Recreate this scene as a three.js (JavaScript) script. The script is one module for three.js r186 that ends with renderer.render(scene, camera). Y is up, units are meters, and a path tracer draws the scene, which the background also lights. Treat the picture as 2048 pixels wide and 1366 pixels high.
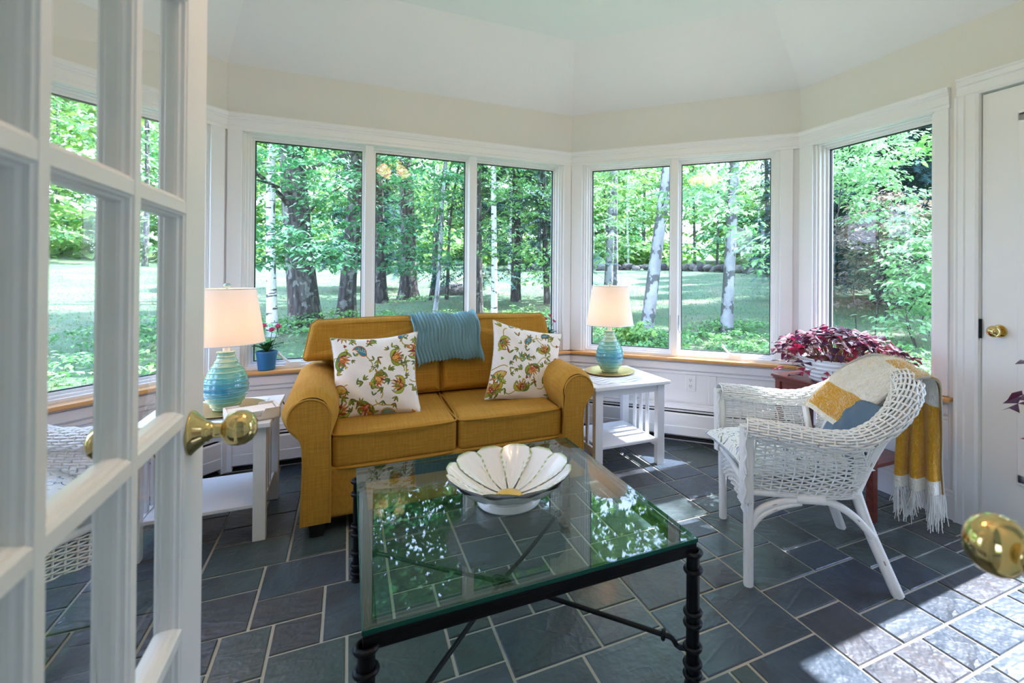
import * as THREE from 'three';
import { RoundedBoxGeometry } from 'three/addons/geometries/RoundedBoxGeometry.js';
import { mergeGeometries } from 'three/addons/utils/BufferGeometryUtils.js';

// ---------------------------------------------------------------- camera, sky, sun, exposure
const scene = new THREE.Scene();
const renderer = new THREE.WebGLRenderer({ antialias: true });
renderer.toneMapping = THREE.LinearToneMapping;
renderer.toneMappingExposure = 2.25;
renderer.shadowMap.enabled = true;

const FOCAL = 958.3, EYE = 1.2;                       // a 16 mm shift lens, eye height 1.2 m
const camera = new THREE.PerspectiveCamera(2 * Math.atan(683 / FOCAL) * 180 / Math.PI, 2048 / 1366, 0.04, 300);
camera.matrixAutoUpdate = true;
{
  const m = new THREE.Matrix4().makeBasis(
    new THREE.Vector3(0.911944, 0.007038, 0.410254),
    new THREE.Vector3(-0.008291, 0.999965, 0.001276),
    new THREE.Vector3(-0.41023, -0.004565, 0.91197));
  camera.quaternion.setFromRotationMatrix(m);
  camera.position.set(0, EYE, 0);
}
camera.setViewOffset(2048, 1366, -105, 142.4, 2048, 1366);
camera.focus = 2.6; camera.userData.fStop = 4.5;
camera.updateMatrixWorld(true);

// sky: pale blue with a white haze low down, the same all round
{
  const w = 64, h = 64, d = new Float32Array(w * h * 4);
  for (let j = 0; j < h; j++) {
    const el = (j + 0.5) / h * 2 - 1;                 // -1 nadir .. 1 zenith
    const t = Math.max(0, el), k = Math.pow(1 - t, 2.2);
    for (let i = 0; i < w; i++) {
      const o = (j * w + i) * 4;
      d[o] = 0.47 + 0.32 * k; d[o + 1] = 0.72 + 0.19 * k; d[o + 2] = 1.28 + 0.02 * k; d[o + 3] = 1;
    }
  }
  const t = new THREE.DataTexture(d, w, h, THREE.RGBAFormat, THREE.FloatType);
  t.mapping = THREE.EquirectangularReflectionMapping; t.magFilter = THREE.LinearFilter; t.needsUpdate = true;
  scene.background = t; scene.backgroundIntensity = 2.9;
}
const sun = new THREE.DirectionalLight(0xebf0ff, 11.5);
sun.position.set(0.616 * 40 + 2, 0.788 * 40, -0.5 - 2); sun.target.position.set(2, 0, -2);
sun.castShadow = true; sun.shadow.radius = 1.5; sun.shadow.mapSize.set(4096, 4096);
Object.assign(sun.shadow.camera, { left: -14, right: 14, top: 14, bottom: -14, near: 1, far: 90 });
scene.add(sun, sun.target);

// ---------------------------------------------------------------- helpers
let seed = 7;
const rnd = () => { seed |= 0; seed = seed + 0x6D2B79F5 | 0; let t = Math.imul(seed ^ seed >>> 15, 1 | seed); t = t + Math.imul(t ^ t >>> 7, 61 | t) ^ t; return ((t ^ t >>> 14) >>> 0) / 4294967296; };
const rr = (a, b) => a + (b - a) * rnd();
const V = (x, y, z) => new THREE.Vector3(x, y, z);
const R = (d) => d * Math.PI / 180;
const taken = {};
const numbered = (n) => { const k = taken[n] = (taken[n] ?? -1) + 1; return k ? n + '_' + String(k).padStart(3, '0') : n; };
function shade(o) { o.traverse((c) => { if (c.isMesh) { c.castShadow = true; c.receiveShadow = true; } }); return o; }
function mesh(name, geo, mat, parent) {
  const m = new THREE.Mesh(geo, mat); m.name = name; m.castShadow = m.receiveShadow = true;
  if (parent) parent.add(m);
  return m;
}
function tag(o, label, category, group, kind) {
  o.userData.label = label; o.userData.category = category;
  if (group) o.userData.group = group;
  if (kind) o.userData.kind = kind;
  return o;
}
function thing(name, label, category, pos = [0, 0, 0], turn = 0, group, kind) {
  const g = new THREE.Group(); g.name = numbered(name); g.position.set(...pos); g.rotation.y = turn;
  scene.add(g); return tag(g, label, category, group, kind);
}
const struct = (name, label, category, pos, turn) => thing(name, label, category, pos, turn, null, 'structure');
function clone(src, label, pos, turn) {
  const c = src.clone(); c.name = numbered(src.name.replace(/_\d{3}$/, '')); c.userData = { ...src.userData };
  c.position.set(...pos); c.rotation.y = turn; if (label) c.userData.label = label;
  scene.add(c); return c;
}
function bx(w, h, d, x = 0, y = 0, z = 0, ry = 0, rz = 0, rx = 0) {      // box by size and centre
  const g = new THREE.BoxGeometry(w, h, d);
  if (rx) g.rotateX(rx); if (rz) g.rotateZ(rz); if (ry) g.rotateY(ry);
  return g.translate(x, y, z);
}
function rb(w, h, d, r, x = 0, y = 0, z = 0, ry = 0, rz = 0, rx = 0, seg = 2) {   // rounded box
  const g = new RoundedBoxGeometry(w, h, d, seg, Math.min(r, w / 2 - 1e-4, h / 2 - 1e-4, d / 2 - 1e-4));
  if (rx) g.rotateX(rx); if (rz) g.rotateZ(rz); if (ry) g.rotateY(ry);
  return g.translate(x, y, z);
}
const cyl = (r0, r1, h, x, y, z, seg = 20) => new THREE.CylinderGeometry(r1, r0, h, seg).translate(x, y, z);
const merge = (list) => mergeGeometries(list.map((g) => { const n = g.index ? g.toNonIndexed() : g; for (const k of Object.keys(n.attributes)) if (!['position', 'normal', 'uv'].includes(k)) n.deleteAttribute(k); return n; }));
const lathe = (pts, seg = 40) => new THREE.LatheGeometry(pts.map((p) => new THREE.Vector2(p[0], p[1])), seg);
// tube along points with a radius that may change; flat = squash across binormal
function tube(points, radius, seg = 24, rad = 8, closed = false, squash = 1) {
  const curve = points instanceof THREE.Curve ? points : new THREE.CatmullRomCurve3(points.map((p) => Array.isArray(p) ? V(...p) : p), closed, 'centripetal');
  const fr = curve.computeFrenetFrames(seg, closed), pos = [], nor = [], uv = [], idx = [], len = curve.getLength();
  for (let i = 0; i <= seg; i++) {
    const t = i / seg, p = curve.getPointAt(Math.min(1, t)), N = fr.normals[i], B = fr.binormals[i], r = typeof radius === 'function' ? radius(t) : radius;
    for (let j = 0; j <= rad; j++) {
      const a = j / rad * Math.PI * 2, c = Math.cos(a), s = Math.sin(a) * squash;
      const n = V(0, 0, 0).addScaledVector(N, c).addScaledVector(B, s);
      pos.push(p.x + n.x * r, p.y + n.y * r, p.z + n.z * r); n.normalize(); nor.push(n.x, n.y, n.z); uv.push(t * len, j / rad);
    }
  }
  for (let i = 0; i < seg; i++) for (let j = 0; j < rad; j++) { const a = i * (rad + 1) + j, b = a + rad + 1; idx.push(a, a + 1, b, b, a + 1, b + 1); }
  if (!closed) {   // caps
    for (const [i, sgn] of [[0, 1], [seg, -1]]) {
      const t = i / seg, p = curve.getPointAt(t), T = curve.getTangentAt(t).multiplyScalar(-sgn), c0 = pos.length / 3;
      pos.push(p.x, p.y, p.z); nor.push(T.x, T.y, T.z); uv.push(0, 0);
      for (let j = 0; j <= rad; j++) { const k = i * (rad + 1) + j; pos.push(pos[k * 3], pos[k * 3 + 1], pos[k * 3 + 2]); nor.push(T.x, T.y, T.z); uv.push(0, 0); }
      for (let j = 0; j < rad; j++) sgn > 0 ? idx.push(c0, c0 + 2 + j, c0 + 1 + j) : idx.push(c0, c0 + 1 + j, c0 + 2 + j);
    }
  }
  const g = new THREE.BufferGeometry();
  g.setAttribute('position', new THREE.Float32BufferAttribute(pos, 3)); g.setAttribute('normal', new THREE.Float32BufferAttribute(nor, 3)); g.setAttribute('uv', new THREE.Float32BufferAttribute(uv, 2)); g.setIndex(idx);
  return g;
}
// grid surface f(u,v) -> [x,y,z]
function surf(f, nu, nv, uvf, closeU = false) {
  const pos = [], uv = [], idx = [];
  for (let i = 0; i <= nu; i++) for (let j = 0; j <= nv; j++) { const u = i / nu, v = j / nv; pos.push(...f(u, v)); uv.push(...(uvf ? uvf(u, v) : [u, v])); }
  for (let i = 0; i < nu; i++) for (let j = 0; j < nv; j++) { const a = i * (nv + 1) + j, b = a + nv + 1; idx.push(a, b, a + 1, b, b + 1, a + 1); }
  const g = new THREE.BufferGeometry();
  g.setAttribute('position', new THREE.Float32BufferAttribute(pos, 3)); g.setAttribute('uv', new THREE.Float32BufferAttribute(uv, 2)); g.setIndex(idx); g.computeVertexNormals();
  if (closeU) {
    const n = g.attributes.normal;
    for (let j = 0; j <= nv; j++) { const a = j, b = nu * (nv + 1) + j, x = n.getX(a) + n.getX(b), y = n.getY(a) + n.getY(b), z = n.getZ(a) + n.getZ(b), l = Math.hypot(x, y, z) || 1; n.setXYZ(a, x / l, y / l, z / l); n.setXYZ(b, x / l, y / l, z / l); }
  }
  return g;
}
// slab: a convex polygon [[x,y,z]...] with a copy of it pushed by (dx,dy,dz)
function slab(poly, push) {
  const p = [], n = poly.length, q = poly.map((a) => [a[0] + push[0], a[1] + push[1], a[2] + push[2]]);
  const tri = (a, b, c) => p.push(...a, ...b, ...c);
  for (let i = 1; i < n - 1; i++) { tri(poly[0], poly[i], poly[i + 1]); tri(q[0], q[i + 1], q[i]); }
  for (let i = 0; i < n; i++) { const j = (i + 1) % n; tri(poly[i], q[i], poly[j]); tri(poly[j], q[i], q[j]); }
  const g = new THREE.BufferGeometry(); g.setAttribute('position', new THREE.Float32BufferAttribute(p, 3)); g.computeVertexNormals();
  g.setAttribute('uv', new THREE.Float32BufferAttribute(new Float32Array(p.length / 3 * 2).map((_, i) => p[(i >> 1) * 3 + (i & 1 ? 2 : 0)]), 2));
  return g;
}
function extrude(pts, depth, opt = {}) {
  const s = new THREE.Shape(pts.map((p) => new THREE.Vector2(p[0], p[1])));
  return new THREE.ExtrudeGeometry(s, { depth, bevelEnabled: false, curveSegments: 12, ...opt });
}
// a polyline cut fine, so that a tube follows it closely
const dense = (pts, closed, step = 0.012) => { const o = [], n = pts.length, m = closed ? n : n - 1; for (let i = 0; i < m; i++) { const a = pts[i], b = pts[(i + 1) % n], k = Math.max(1, Math.round(a.distanceTo(b) / step)); for (let j = 0; j < k; j++) o.push(a.clone().lerp(b, j / k)); } if (!closed) o.push(pts[n - 1]); return o; };
function mirror(g, axis) {   // mirrored copy with its faces turned the right way round again
  const c = g.index ? g.toNonIndexed() : g.clone(), k = axis === 'x' ? [-1, 1, 1] : axis === 'y' ? [1, -1, 1] : [1, 1, -1];
  for (const [n, a] of Object.entries(c.attributes)) {
    const w = a.itemSize, d = a.array;
    for (let i = 0; i < a.count; i += 3) for (let j = 0; j < w; j++) { const t = d[(i + 1) * w + j]; d[(i + 1) * w + j] = d[(i + 2) * w + j]; d[(i + 2) * w + j] = t; }
    if (w === 3) for (let i = 0; i < a.count; i++) for (let j = 0; j < 3; j++) d[i * 3 + j] *= k[j];
  }
  return c;
}
// ---------------------------------------------------------------- textures
function vnoise(x, y, per, s) {
  const h = (a, b) => { a = ((a % per) + per) % per; b = ((b % per) + per) % per; let n = a * 374761393 + b * 668265263 + s * 982451653; n = Math.imul(n ^ n >>> 13, 1274126177); return ((n ^ n >>> 16) >>> 0) / 4294967296; };
  const i = Math.floor(x), j = Math.floor(y), f = x - i, g = y - j, u = f * f * (3 - 2 * f), v = g * g * (3 - 2 * g);
  return (h(i, j) * (1 - u) + h(i + 1, j) * u) * (1 - v) + (h(i, j + 1) * (1 - u) + h(i + 1, j + 1) * u) * v;
}
const fbm = (x, y, per, oct, s) => { let a = 0, w = 0.5, t = 0; for (let k = 0; k < oct; k++) { a += w * vnoise(x, y, per, s + k); t += w; x *= 2; y *= 2; per *= 2; w *= 0.5; } return a / t; };
function tex(n, f, srgb, rep = 1) {
  const d = new Uint8Array(n * n * 4);
  for (let j = 0; j < n; j++) for (let i = 0; i < n; i++) { const c = f(i / n, j / n), o = (j * n + i) * 4; if (typeof c === 'number') d[o] = d[o + 1] = d[o + 2] = Math.max(0, Math.min(255, c * 255)); else for (let k = 0; k < 3; k++) d[o + k] = Math.max(0, Math.min(255, c[k] * 255)); d[o + 3] = 255; }
  const t = new THREE.DataTexture(d, n, n); t.wrapS = t.wrapT = THREE.RepeatWrapping; t.magFilter = THREE.LinearFilter; t.minFilter = THREE.LinearMipmapLinearFilter; t.generateMipmaps = true;
  if (srgb) t.colorSpace = THREE.SRGBColorSpace; t.repeat.set(rep, rep); t.needsUpdate = true; return t;
}
function canvasTex(w, h, draw) {
  const c = document.createElement('canvas'); c.width = w; c.height = h; draw(c.getContext('2d'), w, h);
  const t = new THREE.CanvasTexture(c); t.colorSpace = THREE.SRGBColorSpace; t.wrapS = t.wrapT = THREE.RepeatWrapping; return t;
}
const std = (o) => new THREE.MeshStandardMaterial(o), phy = (o) => new THREE.MeshPhysicalMaterial(o);
const mix = (a, b, t) => a.map((x, i) => x + (b[i] - x) * t);
const hex = (h) => [(h >> 16 & 255) / 255, (h >> 8 & 255) / 255, (h & 255) / 255];

const T = {};
// cleft slate: long flakes, fine pitting, some rusty veins
T.slateBump = tex(512, (u, v) => { const a = fbm(u * 6, v * 6, 6, 5, 3), r = Math.abs(fbm(u * 4 + a * 1.2, v * 9, 9 * 4, 4, 9) - 0.5) * 2; return 0.55 * a + 0.3 * Math.pow(1 - r, 3) + 0.15 * fbm(u * 48, v * 48, 48, 2, 21); });
const slateTex = (c0, c1, c2, s) => tex(512, (u, v) => { const a = fbm(u * 5, v * 5, 5, 5, s), b = fbm(u * 22, v * 22, 22, 3, s + 5), k = Math.max(0, fbm(u * 3, v * 7, 21, 4, s + 11) - 0.56) * 4; return mix(mix(hex(c0), hex(c1), a * 0.75 + b * 0.25), hex(c2), Math.min(0.55, k)); }, true);
T.slateA = slateTex(0x3a434a, 0x58636b, 0x434446, 31);
T.slateB = slateTex(0x3b4545, 0x556260, 0x4a4843, 47);
T.slateC = slateTex(0x3c4044, 0x575b60, 0x5a4e46, 63);
T.slateRough = tex(256, (u, v) => 0.24 + 0.28 * fbm(u * 7, v * 7, 7, 4, 77));
T.linen = tex(512, (u, v) => { const wx = 0.5 + 0.5 * Math.sin(u * Math.PI * 2 * 90), wy = 0.5 + 0.5 * Math.sin(v * Math.PI * 2 * 90), sx = fbm(u * 6, v * 180, 180 * 6, 2, 5), sy = fbm(u * 180, v * 6, 180 * 6, 2, 8); return 0.3 + 0.2 * Math.max(wx, wy) + 0.25 * sx + 0.25 * sy; });
T.linenC = tex(512, (u, v) => { const sx = fbm(u * 4, v * 120, 480, 3, 5), sy = fbm(u * 120, v * 4, 480, 3, 8), k = 0.5 * sx + 0.5 * sy; return mix(hex(0x9c6a12), hex(0xd2a03a), k); }, true);
T.fine = tex(256, (u, v) => fbm(u * 64, v * 64, 64, 3, 4));
T.coarse = tex(256, (u, v) => fbm(u * 10, v * 10, 10, 5, 14));
T.pine = tex(512, (u, v) => { const g = fbm(u * 2 + 0.3 * fbm(u * 3, v * 3, 3, 3, 2), v * 40, 80, 4, 6); return mix(hex(0xc98a45), hex(0xe8b878), g); }, true);
T.redwood = tex(512, (u, v) => { const g = fbm(u * 3, v * 50, 150, 4, 16); return mix(hex(0x4c1812), hex(0x8e3a2a), g); }, true);
T.grass = tex(1024, (u, v) => { const a = fbm(u * 8, v * 8, 8, 6, 40), b = fbm(u * 120, v * 120, 120, 2, 44), k = Math.max(0, fbm(u * 5, v * 5, 5, 4, 51) - 0.5) * 3; return mix(mix(hex(0x42593a), hex(0x67825c), a * 0.6 + b * 0.4), hex(0x827c62), Math.min(0.6, k)); }, true);
T.bark = tex(512, (u, v) => { const f = fbm(u * 14, v * 3, 42, 5, 60); return 0.3 + 0.7 * Math.pow(Math.abs(f - 0.5) * 2, 0.6); });
T.barkC = tex(512, (u, v) => { const f = fbm(u * 14, v * 3, 42, 5, 60), l = fbm(u * 9, v * 9, 9, 4, 66); return mix(mix(hex(0x2e2a26), hex(0x75706a), Math.pow(Math.abs(f - 0.5) * 2, 0.6)), hex(0xa8aca2), l > 0.6 ? 0.5 : 0); }, true);
T.birchC = tex(512, (u, v) => { const f = fbm(u * 3, v * 26, 78, 3, 70), l = fbm(u * 6, v * 6, 6, 4, 73); return f > 0.66 || l > 0.68 ? hex(0x45443f) : mix(hex(0xb9b8b0), hex(0xe6e5df), fbm(u * 20, v * 20, 20, 3, 75)); }, true);
T.palebarkC = tex(512, (u, v) => { const f = fbm(u * 8, v * 8, 8, 5, 80), k = fbm(u * 5, v * 5, 5, 4, 85); return mix(mix(hex(0x77767a), hex(0xb8b9bb), f), hex(0x4a4a46), k > 0.58 ? 0.75 : 0); }, true);
T.paintChip = tex(512, (u, v) => { const f = fbm(u * 24, v * 10, 240, 4, 90); return f > 0.8 ? hex(0xb09a80) : mix(hex(0xe4e2da), hex(0xf4f3ee), fbm(u * 30, v * 30, 30, 3, 94)); }, true);

const clonedTex = (t, ox, oy, rep, rot = 0) => { const c = t.clone(); c.repeat.set(rep, rep); c.offset.set(ox, oy); c.rotation = rot; c.needsUpdate = true; return c; };
const M = {
  cream: std({ color: 0xe6e5e0, roughness: 0.9, bumpMap: T.fine, bumpScale: 0.0004 }),
  ceil: std({ color: 0xf1f4f8, roughness: 0.92, bumpMap: T.fine, bumpScale: 0.0005 }),
  trim: std({ color: 0xf2f3f5, roughness: 0.35 }),
  trimFlat: std({ color: 0xeef0f3, roughness: 0.5 }),
  pine: phy({ map: T.pine, roughness: 0.35, clearcoat: 0.4, clearcoatRoughness: 0.2 }),
  grout: std({ color: 0xb9b1a1, roughness: 0.9, bumpMap: T.fine, bumpScale: 0.001 }),
  glass: phy({ color: 0xffffff, roughness: 0, transmission: 1, thickness: 0, ior: 1.5 }),
  gasket: std({ color: 0x1d2322, roughness: 0.6 }),
  brass: std({ color: 0xd9c084, roughness: 0.07, metalness: 1 }),
  gold: std({ color: 0xd9b676, roughness: 0.3, metalness: 0.9 }),
  iron: std({ color: 0x15171a, roughness: 0.38, metalness: 0.6, bumpMap: T.coarse, bumpScale: 0.0015 }),
  black: std({ color: 0x0c0b0b, roughness: 0.35 }),
  slot: std({ color: 0x0e0f12, roughness: 0.7 }),
  sofa: phy({ map: clonedTex(T.linenC, 0, 0, 3), bumpMap: clonedTex(T.linen, 0, 0, 3), bumpScale: 0.0012, roughness: 0.85, sheen: 0.4, sheenRoughness: 0.5, sheenColor: new THREE.Color(0xe8bf6a) }),
  sofaWelt: phy({ color: 0xb07f24, roughness: 0.85, sheen: 0.3 }),
  whiteTable: std({ color: 0xf1f2f3, roughness: 0.3, bumpMap: T.coarse, bumpScale: 0.0004 }),
  shade: phy({ color: 0xf4ebdc, roughness: 1, transmission: 0.3, thickness: 0 }),
  wicker: std({ map: T.paintChip, roughness: 0.55 }),
  bark: std({ map: T.barkC, bumpMap: T.bark, bumpScale: 0.03, roughness: 0.95 }),
  birch: std({ map: T.birchC, bumpMap: T.bark, bumpScale: 0.006, roughness: 0.8 }),
  palebark: std({ map: T.palebarkC, bumpMap: T.coarse, bumpScale: 0.01, roughness: 0.85 }),
  grass: std({ map: T.grass, bumpMap: T.coarse, bumpScale: 0.03, roughness: 1 }),
  leaf: phy({ color: 0xffffff, roughness: 0.9, transmission: 0.45, thickness: 0, side: THREE.DoubleSide }),
  needle: std({ color: 0xffffff, roughness: 0.9, side: THREE.DoubleSide }),
  soil: std({ color: 0x2a2019, roughness: 1 }),
};
// ---------------------------------------------------------------- room shell
const P0 = [-0.665, -3.395], P1 = [1.58, -3.395], P2 = [2.72, -2.255], PY = [-1.805, -2.255];
const H_CEIL = 2.426, H_HEAD = 2.04, H_SILL = 0.597, H_FLAT = 2.77, WT = 0.16, Z_FRONT = -0.2;
const FR = {   // wall frames: start (left end seen from inside), turn, length
  rear: [P0, 0, 2.245], rear_right: [P1, R(-45), 1.612], right: [P2, R(-90), 2.055], rear_left: [PY, R(45), 1.612], left: [[-1.805, Z_FRONT], R(90), 2.055], front: [[2.72, Z_FRONT], R(180), 4.525],
};
const at = (side, name, label, cat) => struct(name, label, cat, [FR[side][0][0], 0, FR[side][0][1]], FR[side][1]);
// floor and its slate tiles
{
  const floor = struct('floor', 'dark slate tile floor with pale sand grout joints', 'floor');
  mesh('grout_bed', slab([[-2.0, -0.005, -3.6], [-2.0, -0.005, 4.2], [2.95, -0.005, 4.2], [2.95, -0.005, -3.6]].map((p) => [p[0], p[1], p[2]]), [0, -0.12, 0]), M.grout, floor);
  const GX = 0.07529, GZ = 0.07696, wx = (g) => (g + 0.04) * GX, wz = (g) => -(g + 0.58) * GZ;
  const known = `-4 0 26 29,-4 -1 24 26,-1 2 22 26,-3 -1 22 24,-5 -3 21 24,-3 0 18 22,-8 -4 24 27,-7 -4 27 29,-7 -3 29 32,-7 -5 32 34,-5 -3 32 35,-3 0 29 33,-8 -5 22 24,
  0 4 18 22,4 6 18 20,4 6 20 22,6 8 20 22,8 10 20 22,4 8 22 24,8 10 22 24,10 12 22 24,2 4 22 24,2 6 24 26,0 2 26 28,2 6 26 29,6 9 24 27,6 9 27 29,9 12 24 26,9 13 26 29,6 10 17 20,10 13 17 19,10 13 19 22,13 17 18 21,13 16 16 18,13 16 14 16,9 13 14 17,16 19 14 18,15 19 11 14,
  19 22 15 17,19 22 12 15,22 26 14 17,22 25 12 14,25 28 12 14,28 32 12 14,17 19 18 20,19 21 20 22,19 23 17 20,21 23 20 24,23 26 17 19,23 26 19 22,26 30 18 22,26 29 16 18,26 29 14 16,29 32 14 18,19 21 9 12,21 23 10 12,23 25 10 12,25 28 10 12,28 30 10 12,18 21 22 24,18 22 24 27,19 22 27 29,22 26 24 26,22 26 26 29,23 26 29 31,23 26 31 34,26 30 30 34,26 30 28 30,15 18 24 27,2 6 15 18,6 9 15 17`.split(',').map((s) => s.trim().split(' ').map(Number));
  const X0 = -25, X1 = 37, Z0 = 1, Z1 = 45, used = new Set(), tiles = [];
  const free = (a, b, c, d) => { if (a < X0 || b > X1 || c < Z0 || d > Z1) return false; for (let i = a; i < b; i++) for (let j = c; j < d; j++) if (used.has(i + ',' + j)) return false; return true; };
  const put = (a, b, c, d) => { for (let i = a; i < b; i++) for (let j = c; j < d; j++) used.add(i + ',' + j); tiles.push([a, b, c, d]); };
  for (const k of known) if (free(...k)) put(...k);
  const sizes = [[4, 4], [4, 3], [3, 4], [4, 2], [3, 3], [3, 2], [2, 3], [2, 4], [2, 2], [1, 3], [3, 1], [2, 1], [1, 2], [1, 1]];
  for (let j = Z0; j < Z1; j++) for (let i = X0; i < X1; i++) {
    if (used.has(i + ',' + j)) continue;
    const order = sizes.slice(0, 7).sort(() => rnd() - 0.5).concat(sizes.slice(7));
    for (const [w, d] of order) if (free(i, i + w, j, j + d)) { put(i, i + w, j, j + d); break; }
  }
  const mats = [];
  for (let k = 0; k < 9; k++) {
    const t = [T.slateA, T.slateB, T.slateA, T.slateC, T.slateA, T.slateB, T.slateB, T.slateC, T.slateA][k], ox = rnd(), oy = rnd(), rot = [0, 0.5, 1.6, 0.2, 2.2, 1.1, 0.1, 1.9, 2.8][k];
    mats.push(phy({ map: clonedTex(t, ox, oy, 1.6, rot), bumpMap: clonedTex(T.slateBump, ox, oy, 1.6, rot), bumpScale: 0.009, roughnessMap: clonedTex(T.slateRough, ox, oy, 2), roughness: 1, clearcoat: 0.25, clearcoatRoughness: 0.18, color: [0xffffff, 0xf2f5f4, 0xeaf0f6, 0xf6f2f0, 0xe0e6ec, 0xe8eeec, 0xffffff, 0xeeeaea, 0xf4f7fa][k] }));
  }
  const geos = {};
  const tileGeo = (w, d) => geos[w + 'x' + d] ??= (() => {
    const g = 0.005, c = 0.0025, hw = w / 2 - g, hd = d / 2 - g, y0 = -0.012, y1 = -c, p = [], uv = [];
    const ring = [[-hw, -hd], [hw, -hd], [hw, hd], [-hw, hd]], inn = ring.map(([x, z]) => [x - Math.sign(x) * c, z - Math.sign(z) * c]);
    const q = (a, b, cc, dd) => { for (const k of [a, b, cc, a, cc, dd]) { p.push(...k); uv.push(k[0], k[2]); } };
    for (let i = 0; i < 4; i++) { const j = (i + 1) % 4, A = ring[i], B = ring[j], a = inn[i], b = inn[j]; q([A[0], y0, A[1]], [A[0], y1, A[1]], [B[0], y1, B[1]], [B[0], y0, B[1]]); q([A[0], y1, A[1]], [a[0], 0, a[1]], [b[0], 0, b[1]], [B[0], y1, B[1]]); }
    q([inn[0][0], 0, inn[0][1]], [inn[3][0], 0, inn[3][1]], [inn[2][0], 0, inn[2][1]], [inn[1][0], 0, inn[1][1]]);
    const G = new THREE.BufferGeometry(); G.setAttribute('position', new THREE.Float32BufferAttribute(p, 3)); G.setAttribute('uv', new THREE.Float32BufferAttribute(uv, 2)); G.computeVertexNormals(); return G;
  })();
  // inside the room's outline only
  const inside = (x, z) => x > -1.80 && x < 2.715 && z > -3.39 && x - 1.58 - (z + 3.395) < 0.1 && -0.665 - x - (z + 3.395) < 0.1;
  for (const [a, b, c, d] of tiles) {
    const x0 = wx(a), x1 = wx(b), z0 = wz(d), z1 = wz(c), cx = (x0 + x1) / 2, cz = (z0 + z1) / 2;
    if (!inside(cx, cz)) continue;
    const m = mesh('tile', tileGeo(+(x1 - x0).toFixed(4), +(z1 - z0).toFixed(4)), mats[Math.floor(rnd() * 9)], floor);
    m.position.set(cx, rr(-0.001, 0.0006), cz); m.rotation.set(rr(-0.003, 0.003), 0, rr(-0.003, 0.003));
  }
}
// ceiling: a sloped cove all round and a flat middle
{
  const c = struct('ceiling', 'white ceiling with sloped cove sides rising to a flat middle', 'ceiling');
  const outer = [P0, P1, P2, [2.72, Z_FRONT], [-1.805, Z_FRONT], PY], n = outer.length, ins = 0.462;
  const inner = outer.map((p, i) => {
    const a = outer[(i + n - 1) % n], b = outer[(i + 1) % n], e1 = [p[0] - a[0], p[1] - a[1]], e2 = [b[0] - p[0], b[1] - p[1]], l1 = Math.hypot(...e1), l2 = Math.hypot(...e2);
    const n1 = [-e1[1] / l1, e1[0] / l1], n2 = [-e2[1] / l2, e2[0] / l2], k = 1 + n1[0] * n2[0] + n1[1] * n2[1];
    return [p[0] + (n1[0] + n2[0]) / k * ins, p[1] + (n1[1] + n2[1]) / k * ins];
  });
  for (let i = 0; i < n; i++) { const j = (i + 1) % n; mesh('cove_panel', slab([[outer[i][0], H_CEIL, outer[i][1]], [inner[i][0], H_FLAT, inner[i][1]], [inner[j][0], H_FLAT, inner[j][1]], [outer[j][0], H_CEIL, outer[j][1]]], [0, 0.14, 0]), M.ceil, c); }
  mesh('flat_panel', slab(inner.map((p) => [p[0], H_FLAT, p[1]]), [0, 0.14, 0]), M.ceil, c);
}
let winN = 0, trimN = 0;
function casementWindow(side, a, b, label, extras) {    // one sash between a and b along the wall
  const w = at(side, 'window_' + (++winN), label, 'window'), cx = (a + b) / 2, W = b - a, y0 = H_SILL, y1 = H_HEAD, Hh = y1 - y0, cy = (y0 + y1) / 2;
  const ring = (o, t, d, z) => [bx(W - 2 * o, t, d, cx, y1 - o - t / 2, z), bx(W - 2 * o, t, d, cx, y0 + o + t / 2, z), bx(t, Hh - 2 * o - 2 * t, d, a + o + t / 2, cy, z), bx(t, Hh - 2 * o - 2 * t, d, b - o - t / 2, cy, z)];
  mesh('window_frame', merge(ring(0, 0.016, 0.12, -0.08)), M.trim, w);
  mesh('sash', merge([...ring(0.016, 0.026, 0.045, -0.09), ...ring(0.016, 0.012, 0.06, -0.075)]), M.trim, w);
  mesh('gasket', merge(ring(0.042, 0.0045, 0.02, -0.088)), M.gasket, w);
  mesh('pane', new THREE.PlaneGeometry(W - 0.09, Hh - 0.09).translate(cx, cy, -0.09), M.glass, w);
  if (extras) extras(w, a, b);
  return w;
}
function crank(w, x) {
  mesh('crank', merge([rb(0.09, 0.022, 0.03, 0.006, x, H_SILL + 0.026, -0.035), tube([[x - 0.02, H_SILL + 0.035, -0.03], [x - 0.05, H_SILL + 0.06, -0.025], [x - 0.075, H_SILL + 0.09, -0.02]], 0.007, 10, 6), new THREE.SphereGeometry(0.011, 10, 8).translate(x - 0.078, H_SILL + 0.094, -0.02)]), M.trim, w);
}
function lever(w, x, s) { mesh('lock_lever', merge([rb(0.008, 0.07, 0.01, 0.003, x, 0.86, -0.045), tube([[x, 0.83, -0.042], [x, 0.79, -0.035], [x + s * 0.012, 0.775, -0.03], [x + s * 0.022, 0.772, -0.028]], 0.004, 10, 6)]), std({ color: 0xb8bcc0, roughness: 0.35, metalness: 0.8 }), w); }
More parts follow.
